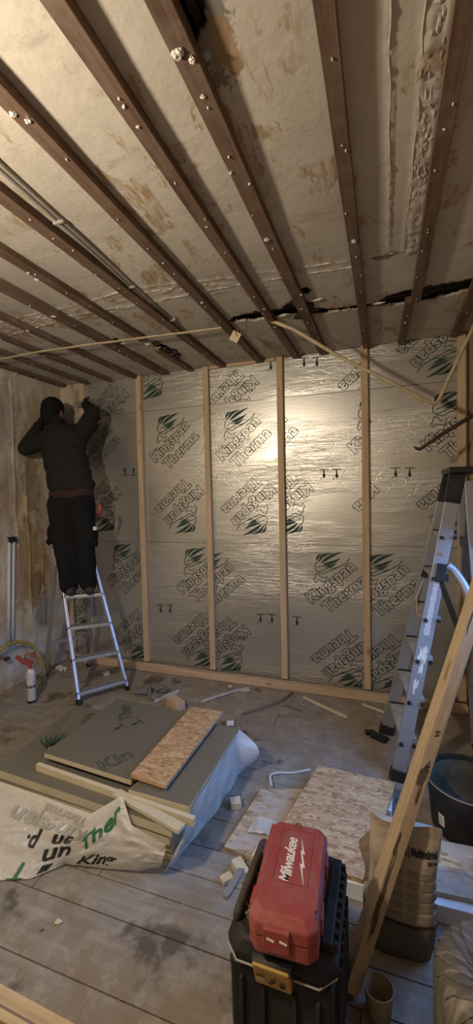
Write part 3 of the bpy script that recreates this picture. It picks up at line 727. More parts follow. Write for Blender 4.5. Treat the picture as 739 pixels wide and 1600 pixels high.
# ================================================================ FAR LADDER
def build_far_ladder():
    t = thing('step_ladder', 'silver aluminium step ladder with the worker standing on it', 'ladder', (.3, -.63, 0))
    FL, FR = V((.243, -.80, 0)), V((.462, -.475, 0))
    dL, dR = V((-.325, .215, 1)), V((-.285, .005, 1))
    zt = 1.22
    def pl(z): return FL+dL*z
    def pr(z): return FR+dR*z
    nrm = V((.80, -.55, .35)).normalized()
    for f, nm in ((pl, 'stile'), (pr, 'stile')):
        obj('stile', MB().bar(f(.03), f(zt), .022, .055, nrm), 'aluminium', t, bevel=.003)
        obj('rubber_foot', MB().bar(f(0), f(.035), .030, .062, nrm), 'black_plastic', t, bevel=.004)
    for z in (.075, .31, .545, .785):
        a, b = pl(z), pr(z); d = (b-a).normalized(); n2 = V((nrm.x, nrm.y, 0)).normalized()
        s = MB().bar(a-n2*.015+d*.006, b-n2*.015-d*.006, .085, .020); st = obj('step', s, 'dusty_aluminium', t, bevel=.003)
        obj('step_nosing', MB().bar(a+n2*.030+d*.008, b+n2*.030-d*.008, .006, .024), 'aluminium', st, bevel=.002)
        for p in (a, b): obj('rivet_block', B(p+n2*.012, (.028, .028, .03)), 'black_plastic', st, bevel=.003)
    obj('top_platform', MB().bar(pl(zt-.03), pr(zt-.03), .16, .03), 'black_plastic', t, bevel=.006)
    # rear legs
    back = V((-.52, .22, 0)); 
    for f, ft in ((pl, V((-.41, -.455, 0))), (pr, V((-.17, -.17, 0)))):
        obj('rear_leg', MB().bar(ft+V((0, 0, .02)), f(1.18)+V((-.02, .02, 0)), .022, .035, (1, -.4, .2)), 'dusty_aluminium', t, bevel=.003)
        obj('rubber_foot', B(ft+V((0, 0, .018)), (.03, .042, .036)), 'black_plastic', t, bevel=.004)
    obj('rear_brace', MB().bar((-.355, -.42, .30), (-.165, -.205, .30), .02, .025), 'dusty_aluminium', t)
build_far_ladder()
# ================================================================ PERSON
def fuse(name, prims, mat, parent, voxel=.012, smooth=4, disp=0):
    """prims: ('c', p0, p1, r0, r1) tapered capsule or ('e', centre, radii, [rotation]) ellipsoid -> one continuous skin"""
    m = MB()
    for p in prims:
        if p[0] == 'c':
            _, a, b, r0, r1 = p; a, b = V(a), V(b); d = b-a; L = d.length; d.normalize(); n = 14
            up = V((0, 0, 1)) if abs(d.z) < .9 else V((1, 0, 0)); x = d.cross(up).normalized(); y = x.cross(d)
            rs = []
            for k in range(5):
                t = -PI/2+PI/2*k/4*.999; rs.append((a+d*r0*math.sin(t), max(r0*math.cos(t), .0005)))
            for k in range(5):
                t = PI/2*k/4*.999; rs.append((b+d*r1*math.sin(t), max(r1*math.cos(t), .0005)))
            m.rings([[c+x*math.cos(2*PI*j/n)*r+y*math.sin(2*PI*j/n)*r for j in range(n)] for c, r in rs])
        else:
            c, r = V(p[1]), p[2]; R = p[3] if len(p) > 3 else Matrix.Identity(3); n = 18; rs = []
            for k in range(11):
                t = -PI/2+PI*k/10; t = max(-1.55, min(1.55, t))
                rs.append([c+R @ V((r[0]*math.cos(t)*math.cos(2*PI*j/n), r[1]*math.cos(t)*math.sin(2*PI*j/n), r[2]*math.sin(t))) for j in range(n)])
            m.rings(rs)
    o = obj(name, m, mat, parent)
    rm = o.modifiers.new('remesh', 'REMESH'); rm.mode = 'VOXEL'; rm.voxel_size = voxel; rm.use_smooth_shade = True
    if smooth: s = o.modifiers.new('smooth', 'SMOOTH'); s.iterations = smooth; s.factor = .5
    if disp:
        tx = bpy.data.textures.new('folds', 'CLOUDS'); tx.noise_scale = .09; tx.noise_depth = 2
        dm = o.modifiers.new('folds', 'DISPLACE'); dm.texture = tx; dm.strength = disp; dm.mid_level = .5; dm.texture_coords = 'LOCAL'
    return o
def build_person():
    t = thing('person', 'worker in black hooded top and black work trousers on the far ladder, both arms raised', 'person', (.10, -.56, .80))
    aL, aR = V((.035, -.60, .86)), V((.165, -.53, .87))
    kL, kR = V((.005, -.60, 1.16)), V((.145, -.55, 1.17)); hL, hR = V((-.065, -.555, 1.60)), V((.10, -.525, 1.60))
    pel = V((.015, -.53, 1.66)); wai = V((-.005, -.52, 1.79)); che = V((-.085, -.45, 2.03)); nek = V((-.185, -.40, 2.21)); hed = V((-.285, -.37, 2.365))
    sL, sR = V((-.305, -.44, 2.115)), V((.035, -.40, 2.145)); eL, eR = V((-.445, -.54, 2.035)), V((.095, -.32, 2.325)); wL, wR = V((-.43, -.40, 2.25)), V((-.06, -.20, 2.43)); 
    gL, gR = V((-.418, -.33, 2.34)), V((-.125, -.155, 2.475))
    def seg(a, b, r0, r1): return ('c', a, b, r0, r1)
    # body: one continuous surface, face and hands included
    P = [('e', hed, (.078, .094, .108)), ('e', hed+V((.0, .05, -.04)), (.052, .055, .06)), seg(nek, hed, .055, .058), ('e', che, (.16, .10, .2)), ('e', wai, (.13, .09, .14)), ('e', pel, (.15, .10, .12)),
         ('e', hed+V((.0, .100, -.015)), (.013, .022, .026)), ('e', hed+V((.078, .0, -.01)), (.012, .022, .034)), ('e', hed+V((-.078, .0, -.01)), (.012, .022, .034)), ('e', hed+V((0, .092, -.06)), (.026, .012, .008)),
         seg(sL, eL, .050, .040), seg(eL, wL, .040, .027), seg(sR, eR, .050, .040), seg(eR, wR, .040, .027), seg(che, sL, .06, .055), seg(che, sR, .06, .055),
         seg(hL, kL, .080, .052), seg(kL, aL, .050, .036), seg(hR, kR, .080, .052), seg(kR, aR, .050, .036)]
    for w0, g, sd in ((wL, gL, -1), (wR, gR, 1)):
        d = (g-w0).normalized(); side = d.cross(V((0, 1, 0))).normalized()
        P.append(seg(w0, w0+d*.05, .024, .030)); 
        pc = w0+d*.055; P.append(('c', pc+side*.022, pc-side*.022, .019, .019)); P.append(('c', pc+d*.03+side*.026, pc+d*.03-side*.026, .016, .016))
        for k, (o_, L) in enumerate(((-.030, .058), (-.010, .070), (.010, .066), (.029, .052))):
            b = pc+d*.038+side*o_; k1 = b+d*L*.5+V((0, .012, 0)); k2 = k1+d*L*.35+V((0, .022, -.004)); k3 = k2+V((0, .016, -.016))
            P += [seg(b, k1, .0095, .009), seg(k1, k2, .009, .0082), seg(k2, k3, .0082, .007)]
        tb = pc+side*(-.026*sd); t1 = tb+side*(-.024*sd)+d*.022+V((0, .012, 0)); t2 = t1+d*.026+V((0, .016, 0))
        P += [seg(tb, t1, .011, .0095), seg(t1, t2, .0095, .008)]
    fuse('body', P, 'skin', t, .007, 2)
    # eyes
    for sx in (-.028, .028): obj('eye', MB().lathe([(.0, -.011), (.008, -.008), (.011, 0), (.008, .008), (0, .011)], hed+V((sx, .082, .012)), 10), 'white_print', t, smooth=True)
    # gloves, dark, five fingers each
    for w0, g, sd, nm in ((wL, gL, -1, 'glove'), (wR, gR, 1, 'glove')):
        d = (g-w0).normalized(); side = d.cross(V((0, 1, 0))).normalized(); pc = w0+d*.055
        Q = [seg(w0-d*.015, w0+d*.05, .032, .034), ('c', pc+side*.022, pc-side*.022, .023, .023), ('c', pc+d*.03+side*.027, pc+d*.03-side*.027, .020, .020)]
        for k, (o_, L) in enumerate(((-.031, .060), (-.010, .072), (.011, .068), (.030, .054))):
            b = pc+d*.038+side*o_; k1 = b+d*L*.5+V((0, .012, 0)); k2 = k1+d*L*.35+V((0, .022, -.004)); k3 = k2+V((0, .018, -.018))
            Q += [seg(b, k1, .0122, .0115), seg(k1, k2, .0115, .0105), seg(k2, k3, .0105, .009)]
        tb = pc+side*(-.026*sd); t1 = tb+side*(-.026*sd)+d*.022+V((0, .012, 0)); t2 = t1+d*.028+V((0, .018, 0))
        Q += [seg(tb, t1, .0145, .012), seg(t1, t2, .012, .0102)]
        fuse('glove', Q, 'glove', t, .006, 2)
    # hooded top
    Rt = Matrix.Rotation(.10, 3, 'Y')
    Q = [('e', che+V((-.035, 0, .01)), (.222, .14, .20), Rt), ('e', (-.07, -.485, 1.90), (.212, .138, .2), Rt), ('e', (-.02, -.515, 1.78), (.212, .138, .17)), ('e', (.005, -.52, 1.70), (.225, .14, .10)),
         seg(che+V((-.10, .0, .06)), sL, .115, .082), seg(che+V((.08, .0, .06)), sR, .11, .082), seg(nek+V((0, .0, -.03)), hed+V((0, -.01, -.05)), .085, .075),
         seg(nek+V((-.05, 0, -.03)), sL, .08, .08), seg(nek+V((.07, 0, -.04)), sR, .075, .08),
         seg(sL, eL, .082, .066), seg(eL, wL, .064, .046), seg(sR, eR, .082, .066), seg(eR, wR, .064, .044),
         ('e', nek+V((.0, -.07, -.02)), (.10, .05, .07))]
    fuse('hooded_top', Q, 'cloth_black', t, .012, 3, .010)
    fuse('beanie', [('e', hed+V((0, -.010, .030)), (.094, .108, .100)), ('e', hed+V((.0, -.035, -.02)), (.090, .088, .10)), ('e', hed+V((.0, -.04, -.06)), (.085, .075, .08))], 'cloth_trousers', t, .010, 3, .006)
    # red shirt hem under the top
    rs = []
    for z, a in ((1.600, .196), (1.62, .203), (1.66, .20)): rs.append([V((.010+a*math.cos(2*PI*k/40)*(1+.02*math.sin(k*1.7)), -.525+.132*math.sin(2*PI*k/40), z+.012*math.cos(2*PI*k/40)+.006*math.sin(k*.9))) for k in range(40)])
    obj('shirt_hem', MB().rings(rs, False), 'cloth_red', t, smooth=True)
    Q = [('e', (.012, -.53, 1.58), (.190, .125, .12)), ('e', (-.06, -.555, 1.52), (.125, .115, .14)), ('e', (.105, -.53, 1.52), (.12, .115, .14)),
         seg(hL+V((-.01, 0, -.05)), kL+V((-.012, 0, 0)), .112, .088), seg(kL, aL+V((-.008, -.02, .02)), .086, .070), seg(hR+V((.012, 0, -.05)), kR, .110, .086), seg(kR, aR+V((0, -.02, .02)), .084, .068),
         ('e', (-.135, -.58, 1.30), (.055, .06, .10)), ('e', (.215, -.54, 1.28), (.045, .06, .10))]
    fuse('work_trousers', Q, 'cloth_trousers', t, .012, 2, .016)
    for p, r in (((-.175, -.60, 1.235), .022), ((.248, -.55, 1.225), .022), ((.245, -.555, 1.38), .016)): obj('pocket_flap', MB().lump(p, (r, r, r*1.2), 2, .6), 'cloth_trousers', t, smooth=True)
    for a in (aL, aR):
        f = V((-.55, .83, 0)).normalized(); b = V((a.x, a.y, .795+.03))
        fuse('boot', [('c', b-f*.045+V((0, 0, .012)), b+f*.13+V((0, 0, .008)), .040, .036), ('c', b-f*.03+V((0, 0, .02)), b-f*.02+V((0, 0, .10)), .042, .044), ('e', b+f*.12+V((0, 0, .012)), (.045, .045, .035))], 'boot', t, .008, 2)
    obj('reflective_trim', MB().tube([(-.075, -.672, 1.19), (-.052, -.685, 1.12), (-.038, -.682, 1.05)], .0035, 6), 'grey_print', t)
    # things on the belt and in the hand
    b = thing('red_tool', 'red tool hanging at the right hip of the worker', 'tool', (.26, -.50, 1.50))
    obj('tool_body', MB().tube([(.262, -.50, 1.545), (.275, -.50, 1.50), (.262, -.50, 1.44)], [.014, .022, .012], 8), 'red_plastic', b, smooth=True)
    obj('tool_grip', MB().bar((.262, -.50, 1.47), (.245, -.50, 1.40), .018, .02), 'black_plastic', b)
    s = obj('white_tape', MB().lathe([(.0, -.014), (.016, -.014), (.016, .014), (0, .014)], (.262, -.56, 1.345), 12), 'white_print', loc=(.262, -.56, 1.33)); tag(s, 'small white roll clipped to the right trouser leg of the worker', 'tape')
    k = thing('scraper', 'small scraper held in the raised right hand against the wall', 'tool', (-.17, -.13, 2.50))
    obj('handle', MB().tube([(-.10, -.115, 2.470), (-.20, -.10, 2.478)], .011, 8), 'brown_flake', k, smooth=True)
    obj('blade', MB().bar((-.20, -.10, 2.478), (-.275, -.085, 2.482), .004, .05), 'dusty_aluminium', k)
build_person()
# ================================================================ LARGE LADDER (right)
def build_big_ladder():
    t = thing('large_ladder', 'tall dusty ladder with grey stiles splashed in white paint, at the right', 'ladder', (2.62, -.75, 0))
    N0, N1 = V((2.535, -.98, 0)), V((2.865, -.79, 1.70)); F0, F1 = V((2.478, -.52, 0)), V((2.858, -.60, 1.70))
    def pn(z): return N0.lerp(N1, z/1.70)
    def pf(z): return F0.lerp(F1, z/1.70)
    nb = V((-1, 0, .22))
    for f, p0 in ((pn, 'n'), (pf, 'f')):
        s = obj('stile', MB().bar(f(.03), f(1.56), .028, .072, nb), 'dusty_aluminium', t, bevel=.003)
        obj('rubber_foot', MB().bar(f(.0)+V((0, 0, .0)), f(.06), .042, .090, nb), 'black_plastic', t, bevel=.006)
        if p0 == 'n':
            for z0, z1, off in ((.66, .74, 0), (.60, .66, .008), (.50, .56, -.006)):
                zc = (z0+z1)/2; dd = (pn(1.1)-pn(.8)).normalized(); qq = dd.cross(V((0, -1, 0))).normalized(); h = (z1-z0)*.62
                obj('paint_splash', blob(lambda a, b: pn(zc)+V((0, -.0150, 0))+dd*a+qq*(b+off), h, .020 if h > .045 else .010, 60, .7), 'plaster_lump', s)
            obj('orange_spot', blob(lambda a, b: pn(1.235)+V((b-.008, -.0150, a)), .016, .013), 'brown_flake', s)
            # printed label: blocks of small raised print down the stile
            d = (pn(1.1)-pn(.8)).normalized(); q = d.cross(V((0, -1, 0))).normalized()
            m = MB(); k = 0; z = .80
            while z < 1.10:
                if True:
                    p = pn(z)+V((0, -.0148, 0)); w_ = random.uniform(.020, .034)
                    vs = [p+q*(-w_/2), p+q*(w_/2), p+q*(w_/2)+d*.006, p-q*(w_/2)+d*.006]; m.add(vs, [(0, 1, 2, 3)])
                z += .0105
            obj('printed_label', m, 'white_print', s)['kind'] = 'stuff'
            p = pn(1.085)+V((0, -.0148, 0)); obj('label_patch', MB().add([p-q*.018, p+q*.018, p+q*.018+d*.022, p-q*.018+d*.022], [(0, 1, 2, 3)]), 'white_print', s)
            p = pn(1.135)+V((0, -.0148, 0)); obj('red_mark', MB().add([p-q*.012, p+q*.012, p+q*.012+d*.008, p-q*.012+d*.008], [(0, 1, 2, 3)]), 'red_plastic', s)
    for z in (.215, .440, .665, .890, 1.115, 1.34):
        a, b = pn(z), pf(z); d = (b-a).normalized()
        st = obj('step', MB().bar(a+d*.015+V((.02, 0, 0)), b-d*.015+V((.02, 0, 0)), .085, .022), 'dusty_tread', t, bevel=.002)
        obj('step_nosing', MB().bar(b-d*.02+V((-.023, 0, .004)), b-d*.022+V((.06, 0, .004)), .012, .028), 'black_plastic', st)
        for k in (-.02, .045): obj('bolt', MB().tube([a+V((k, -.02, -.008)), a+V((k, -.03, -.008))], .011, 8), 'black_plastic', st)
    # black top cap in two parts
    cp = N1.lerp(F1, .5)
    obj('top_cap', MB().bar(N1+V((.03, -.05, .0)), F1+V((.03, .05, .0)), .16, .035), 'black_plastic', t, bevel=.006)
    for f in (pn, pf): obj('cap_sleeve', MB().bar(f(1.52), f(1.70), .036, .082, nb), 'black_plastic', t, bevel=.004)
    # rear legs, curved bracing tube and hinge
    for A, Bp in ((pn(1.64)+V((.06, 0, 0)), V((2.995, -1.0+.02, 0))), (pf(1.64)+V((.06, 0, 0)), V((3.0, -.52, 0)))):
        obj('rear_leg', MB().bar(Bp+V((0, 0, .02)), A, .026, .045, (1, 0, .1)), 'dusty_aluminium', t, bevel=.004)
        obj('rubber_foot', B(Bp+V((0, 0, .02)), (.04, .04, .04)), 'black_plastic', t, bevel=.004)
    P = [pn(1.18)+V((.035, -.01, 0)), pn(1.16)+V((.075, -.01, -.01)), V((2.885, -.90, 1.06)), V((2.90, -.92, .95)), V((2.893, -.93, .84))]
    obj('bracing_tube', MB().tube(spath(P), .022, 12), 'dusty_aluminium', t, smooth=True)
    obj('hinge', MB().bar(pn(1.19)+V((.01, -.02, 0)), pn(1.09)+V((.015, -.02, 0)), .02, .045, nb), 'black_plastic', t, bevel=.004)
    obj('brace', MB().bar(pn(1.09)+V((.02, -.012, 0)), V((2.845, -.90, .86)), .010, .028), 'black_plastic', t)
    obj('brace', MB().bar(pf(1.13)+V((-.0, .0, 0)), pf(1.06)+V((-.01, 0, 0)), .05, .032), 'black_plastic', t, bevel=.003)
    obj('strap', MB().tube([pf(1.08), V((2.66, -.60, .93)), V((2.66, -.72, .86)), V((2.72, -.80, .86))], .005, 6), 'conduit', t)
build_big_ladder()
# ================================================================ INSULATION PILE
FT = [(.0, (.30, -1.90, .19)), (.18, (.67, -1.885, .208)), (.38, (.95, -1.90, .205)), (.62, (1.25, -1.915, .200)), (.76, (1.372, -1.855, .268)), (.82, (1.45, -1.905, .19)), (1.0, (1.625, -1.925, .165))]
FM = [(.0, (.40, -2.02, .10)), (.18, (.74, -2.02, .10)), (.38, (1.0, -2.02, .09)), (.62, (1.26, -2.00, .085)), (.76, (1.38, -1.975, .12)), (.88, (1.50, -1.955, .10)), (1.0, (1.62, -1.94, .09))]
FB = [(.0, (.50, -2.16, .006)), (.22, (.90, -2.155, .006)), (.42, (1.07, -2.09, .006)), (.56, (1.17, -1.99, .012)), (.76, (1.35, -1.955, .012)), (.88, (1.49, -1.93, .020)), (1.0, (1.585, -1.915, .05))]
def pv(u, P):
    for (a, p), (b, q) in zip(P, P[1:]):
        if u <= b+1e-9:
            s = (u-a)/(b-a); s = s*s*(3-2*s)*.5+s*.5; return V(p).lerp(V(q), max(0, min(1, s)))
    return V(P[-1][1])
def film_F(u, v, lift=0.):
    u = max(0, min(1, u)); v = max(0, min(1, v)); a, b, c = pv(u, FT), pv(u, FM), pv(u, FB)
    p = a*(1-v)**2+b*2*v*(1-v)*1.0+c*v*v
    w_ = .018*noise.noise(V((u*7, v*3, 1)))+.010*noise.noise(V((u*17+v*5, v*7, 4)))
    k = math.sin(PI*min(1, v*1.15+.02)) if v < .9 else math.sin(PI*.95)
    p += V((0, -.6*w_, .9*w_))*k
    if p.z < .004: p.z = .004
    return p+V((0, -.55*lift, .83*lift))
def build_pile():
    L = [  # corners in plan (FL, FR, BR, BL), z0, z1, label
        (((.60, -1.845), (1.60, -1.825), (1.63, -1.20), (.62, -1.20)), .0, .055, 'bottom-most insulation board of the floor pile'),
        (((.62, -1.86), (1.605, -1.84), (1.64, -1.19), (.63, -1.19)), .056, .11, 'second insulation board up in the floor pile'),
        (((.59, -1.83), (1.61, -1.87), (1.65, -1.19), (.60, -1.20)), .111, .160, 'third insulation board up in the floor pile'),
        (((.575, -1.815), (1.63, -1.882), (1.66, -1.185), (.52, -1.165)), .161, .205, 'fourth board of the floor pile, its grey foil showing at the left')]
    def slab(c, z0, z1, foam_in=.0):
        m = MB(); m.add([(x, y, z0) for x, y in c]+[(x, y, z1) for x, y in c], [(3, 2, 1, 0), (4, 5, 6, 7), (0, 1, 5, 4), (1, 2, 6, 5), (2, 3, 7, 6), (3, 0, 4, 7)]); return m
    def board(c, z0, z1, label, name='insulation_board', grp='boards in the floor pile'):
        cx = sum(p[0] for p in c)/4; cy = sum(p[1] for p in c)/4; t = thing(name, label, 'insulation', (cx, cy, z0), grp)
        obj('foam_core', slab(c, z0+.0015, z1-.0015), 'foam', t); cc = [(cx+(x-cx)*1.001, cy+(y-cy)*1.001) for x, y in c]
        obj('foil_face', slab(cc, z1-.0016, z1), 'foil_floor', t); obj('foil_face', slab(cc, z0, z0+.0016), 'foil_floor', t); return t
    for c, a, b, l in L: board(c, a, b, l)
    tA = board(((.735, -1.62), (.93, -1.66), (.95, -1.195), (.57, -1.20)), .206, .232, 'thin dark foil board at the top left of the floor pile')
    tB = board(((.785, -1.70), (1.345, -1.745), (1.36, -1.105), (.80, -1.085)), .233, .260, 'dark foil board on top of the pile with printing and a cream front edge')
    tD = board(((1.36, -1.79), (1.675, -1.80), (1.685, -1.165), (1.50, -1.16)), .206, .250, 'narrow foil topped board along the right side of the pile')
    # prints on the top boards
    def flat(body, c, s, rz, z, outline=.0022):
        vs, fs = text_geo(body, s, outline, 0, .001, 'CENTER'); m = MB(); R = Matrix.Rotation(rz, 3, 'Z')
        m.add([V((c[0], c[1], z+max(0, v.z)*.2))+R @ V((v.x, v.y, 0)) for v in vs], fs); return m
    obj('printed_lettering', flat('Kin', (1.22, -1.66), .13, 1.05, .2606), 'foil_ink', tB)
    obj('printed_lettering', flat('Ther', (.98, -1.20), .10, 2.2, .2606), 'foil_ink', tB)
    obj('printed_lettering', flat('nspan', (.80, -1.36), .11, 2.0, .2326), 'foil_ink', tA)
    for x, y in ((1.02, -1.38), (1.09, -1.31)):
        m = MB(); z = .2606; R = Matrix.Rotation(-.3, 3, 'Z')
        for P in (((-.035, .03), (.035, .03), (.035, .036), (-.035, .036)), ((-.004, .03), (.004, .03), (.006, -.01), (-.006, -.01)), ((-.012, -.004), (.012, -.004), (0, -.036))): m.add([V((x, y, z))+R @ V((a, b, 0)) for a, b in P], [tuple(range(len(P)))])
        obj('printed_arrow', m, 'foil_ink', tB)
    m = MB()
    for k in range(6):
        A, C = leaf((0, 0), (.15*math.cos(2.9-.27*k), .15*math.sin(2.9-.27*k)), .02, .0085); n = len(A)
        m.add([V((.765+q.x, -1.60+q.y, .2326)) for q in A+C], [(i, i+1, n+i+1, n+i) for i in range(n-1)])
    obj('printed_emblem', m, 'foil_green', tA)
    # osb strip
    o = obj('osb_strip', slab(((1.335, -1.735), (1.535, -1.755), (1.545, -1.065), (1.335, -1.07)), .261, .279), 'osb', loc=(1.44, -1.4, .261), bevel=.0015)
    tag(o, 'long narrow strand board offcut lying on top of the insulation pile', 'board')
    # fanned cut boards at the front: cream edges
    for c, a, b, l in ((((1.30, -1.80), (1.72, -1.83), (1.73, -1.72), (1.32, -1.72)), .206, .222, 'cream cut foam strip sticking out at the front right of the pile'),
                       (((1.30, -1.87), (1.63, -1.905), (1.64, -1.84), (1.32, -1.81)), .206, .215, 'thin cream foam strip under the strand board at the pile front')):
        pass
    o = obj('foam_strip', MB().bar((.79, -1.752, .219), (1.715, -1.835, .216), .022, .034), 'foam', loc=(1.2, -1.78, .206)); tag(o, 'long thin cream foam strip along the front of the top boards', 'offcut')
    o = obj('foam_strip', MB().bar((1.30, -1.80, .2245), (1.68, -1.885, .214), .045, .016), 'foam', loc=(1.5, -1.84, .206)); tag(o, 'flat cream foam strip poking out beside the raised film corner', 'offcut')
    # film: front sheet
    t = thing('plastic_film', 'white printed plastic film draped over the front of the insulation pile', 'film', (1.0, -2.0, 0))
    o = obj('film_sheet', MB().grid(120, 44, film_F), 'plastic_film', t, smooth=True)
    # lettering: (text, u, v, size, rotation, material)
    def on_film(body, u0, v0, s, rz, mat, shear=.2, flip=1):
        ca, sa = math.cos(rz), math.sin(rz)
        def fn(x, y): x *= flip; return film_F(u0+(x*ca-y*sa)/1.25, v0-(x*sa+y*ca)/.40, .0035)
        obj('film_print', text_map(body, s, fn, shear, .003, 'CENTER', .012), mat, t)
    on_film('p.', .40, .46, .13, PI+.1, 'black_print', .45)
    on_film('an', .53, .40, .10, PI+.15, 'black_print', .5)
    on_film('Ther', .70, .42, .12, .62, 'green_print', .4)
    on_film('T', .37, .80, .13, PI, 'green_print', .4)
    on_film('un', .51, .76, .14, .25, 'black_print', .4)
    on_film('III', .47, .97, .06, .0, 'black_print', .5)
    on_film('King', .70, .90, .12, .1, 'black_print', .4)
    on_film('Kingspan', .46, .22, .12, PI-.05, 'grey_print', .4)
    on_film('Therma', .52, .07, .07, PI-.05, 'grey_print', .4)
    # film: hanging piece at the front right corner and along the right side
    def F2(u, v):
        y = lerp(-1.90, -1.165, u); x = 1.688+.014*noise.noise(V((y*9, v*2, 2)))+.022*v*math.sin(PI*u)*.6; z = lerp(.245-.03*(1-u)*0, .004, v)
        if u > .86: x += .11*(u-.86)/.14*math.sin(PI*min(1, v*1.02))
        x -= .10*v*(1-u)**1.5; x += .012*math.sin(u*26+v*3)*v*(1-v)*2
        if u < .12: z = lerp(.17+.6*u, .004, v)
        return V((x, y, max(z, .004)))
    t = thing('plastic_film', 'translucent film wrap hanging down the right side of the pile', 'film', (1.69, -1.5, 0))
    obj('film_sheet', MB().grid(70, 30, F2), 'plastic_film', t, smooth=True)
build_pile()
# ================================================================ CENTRE FLOOR
def quad_slab(c, z0, z1):
    m = MB(); cx = sum(p[0] for p in c)/4; cy = sum(p[1] for p in c)/4
    m.add([(x, y, z0) for x, y in c]+[(x, y, z1) for x, y in c], [(3, 2, 1, 0), (4, 5, 6, 7), (0, 1, 5, 4), (1, 2, 6, 5), (2, 3, 7, 6), (3, 0, 4, 7)]); return m
def build_boards():
    o = obj('white_foam_board', quad_slab(((2.09, -1.765), (3.0, -1.745), (3.0, -1.44), (2.10, -1.46)), 0, .068), 'styrofoam', loc=(2.5, -1.6, 0), bevel=.002); tag(o, 'long white foam board flat on the floor under two strand boards', 'insulation')
    o = obj('white_foam_board', quad_slab(((2.13, -1.30), (2.50, -1.32), (2.51, -1.15), (2.14, -1.13)), 0, .068), 'styrofoam', loc=(2.3, -1.2, 0), bevel=.002); tag(o, 'white foam offcut hidden under the back of the square strand board', 'insulation')
    o = obj('osb_sheet', quad_slab(((2.00, -1.72), (2.395, -1.755), (2.525, -1.135), (2.125, -1.110)), .069, .088), 'osb', loc=(2.25, -1.4, .069), bevel=.0015); tag(o, 'square tan strand board panel behind the red case', 'board')
    m = MB()
    for k in range(90):
        u, v = random.random(), random.random()**1.5; p = V((lerp(2.02, 2.38, u)+.1*v, lerp(-1.74, -1.35, v), .0895)); m.lump(p, random.uniform(.0012, .0035), 1, .5, .5)
    obj('dust_crumbs', m, 'crumb', o)['kind'] = 'stuff'
    o = obj('osb_sheet', quad_slab(((2.60, -1.722), (3.0, -1.70), (3.0, -1.445), (2.62, -1.462)), .069, .088), 'dusty_osb', loc=(2.8, -1.58, .069), bevel=.0015); tag(o, 'dusty grey strand board behind the mortar bag at the right edge', 'board')
    o = obj('dusty_board', quad_slab(((1.79, -1.70), (2.05, -1.735), (2.085, -1.22), (1.845, -1.30)), .001, .019), 'dusty_osb', loc=(1.93, -1.5, 0), bevel=.002); tag(o, 'thin dust covered board on the floor left of the red case', 'board')
build_boards()
def box_piece(name, label, cat, c, d, mat, rz=0, ry=0, rx=0, bevel=.001, **k):
    o = obj(name, B((c[0], c[1], c[2]), d, rz=rz, ry=ry, rx=rx), mat, loc=(c[0], c[1], 0), bevel=bevel, **k); return tag(o, label, cat)
def stick(name, label, cat, pts, w_, h, mat):
    m = MB(); pts = spath([V(p) for p in pts], 4) if len(pts) > 2 else [V(p) for p in pts]
    rs = []; lcs = []; L = 0
    for i, p in enumerate(pts):
        d = (pts[min(i+1, len(pts)-1)]-pts[max(i-1, 0)]).normalized(); s = d.cross(V((0, 0, 1))).normalized(); k = 1 if 0 < i < len(pts)-1 else .6
        rs.append([p-s*w_*.5*k+V((0, 0, -h/2)), p+s*w_*.5*k+V((0, 0, -h/2)), p+s*w_*.5*k+V((0, 0, h/2)), p-s*w_*.5*k+V((0, 0, h/2))]); lcs += [(L, 0, 0), (L, w_, 0), (L, w_, h), (L, 0, h)]; L += .05
    o = obj(name, m.rings(rs, True, True, lcs), mat, loc=pts[0]); return tag(o, label, cat)
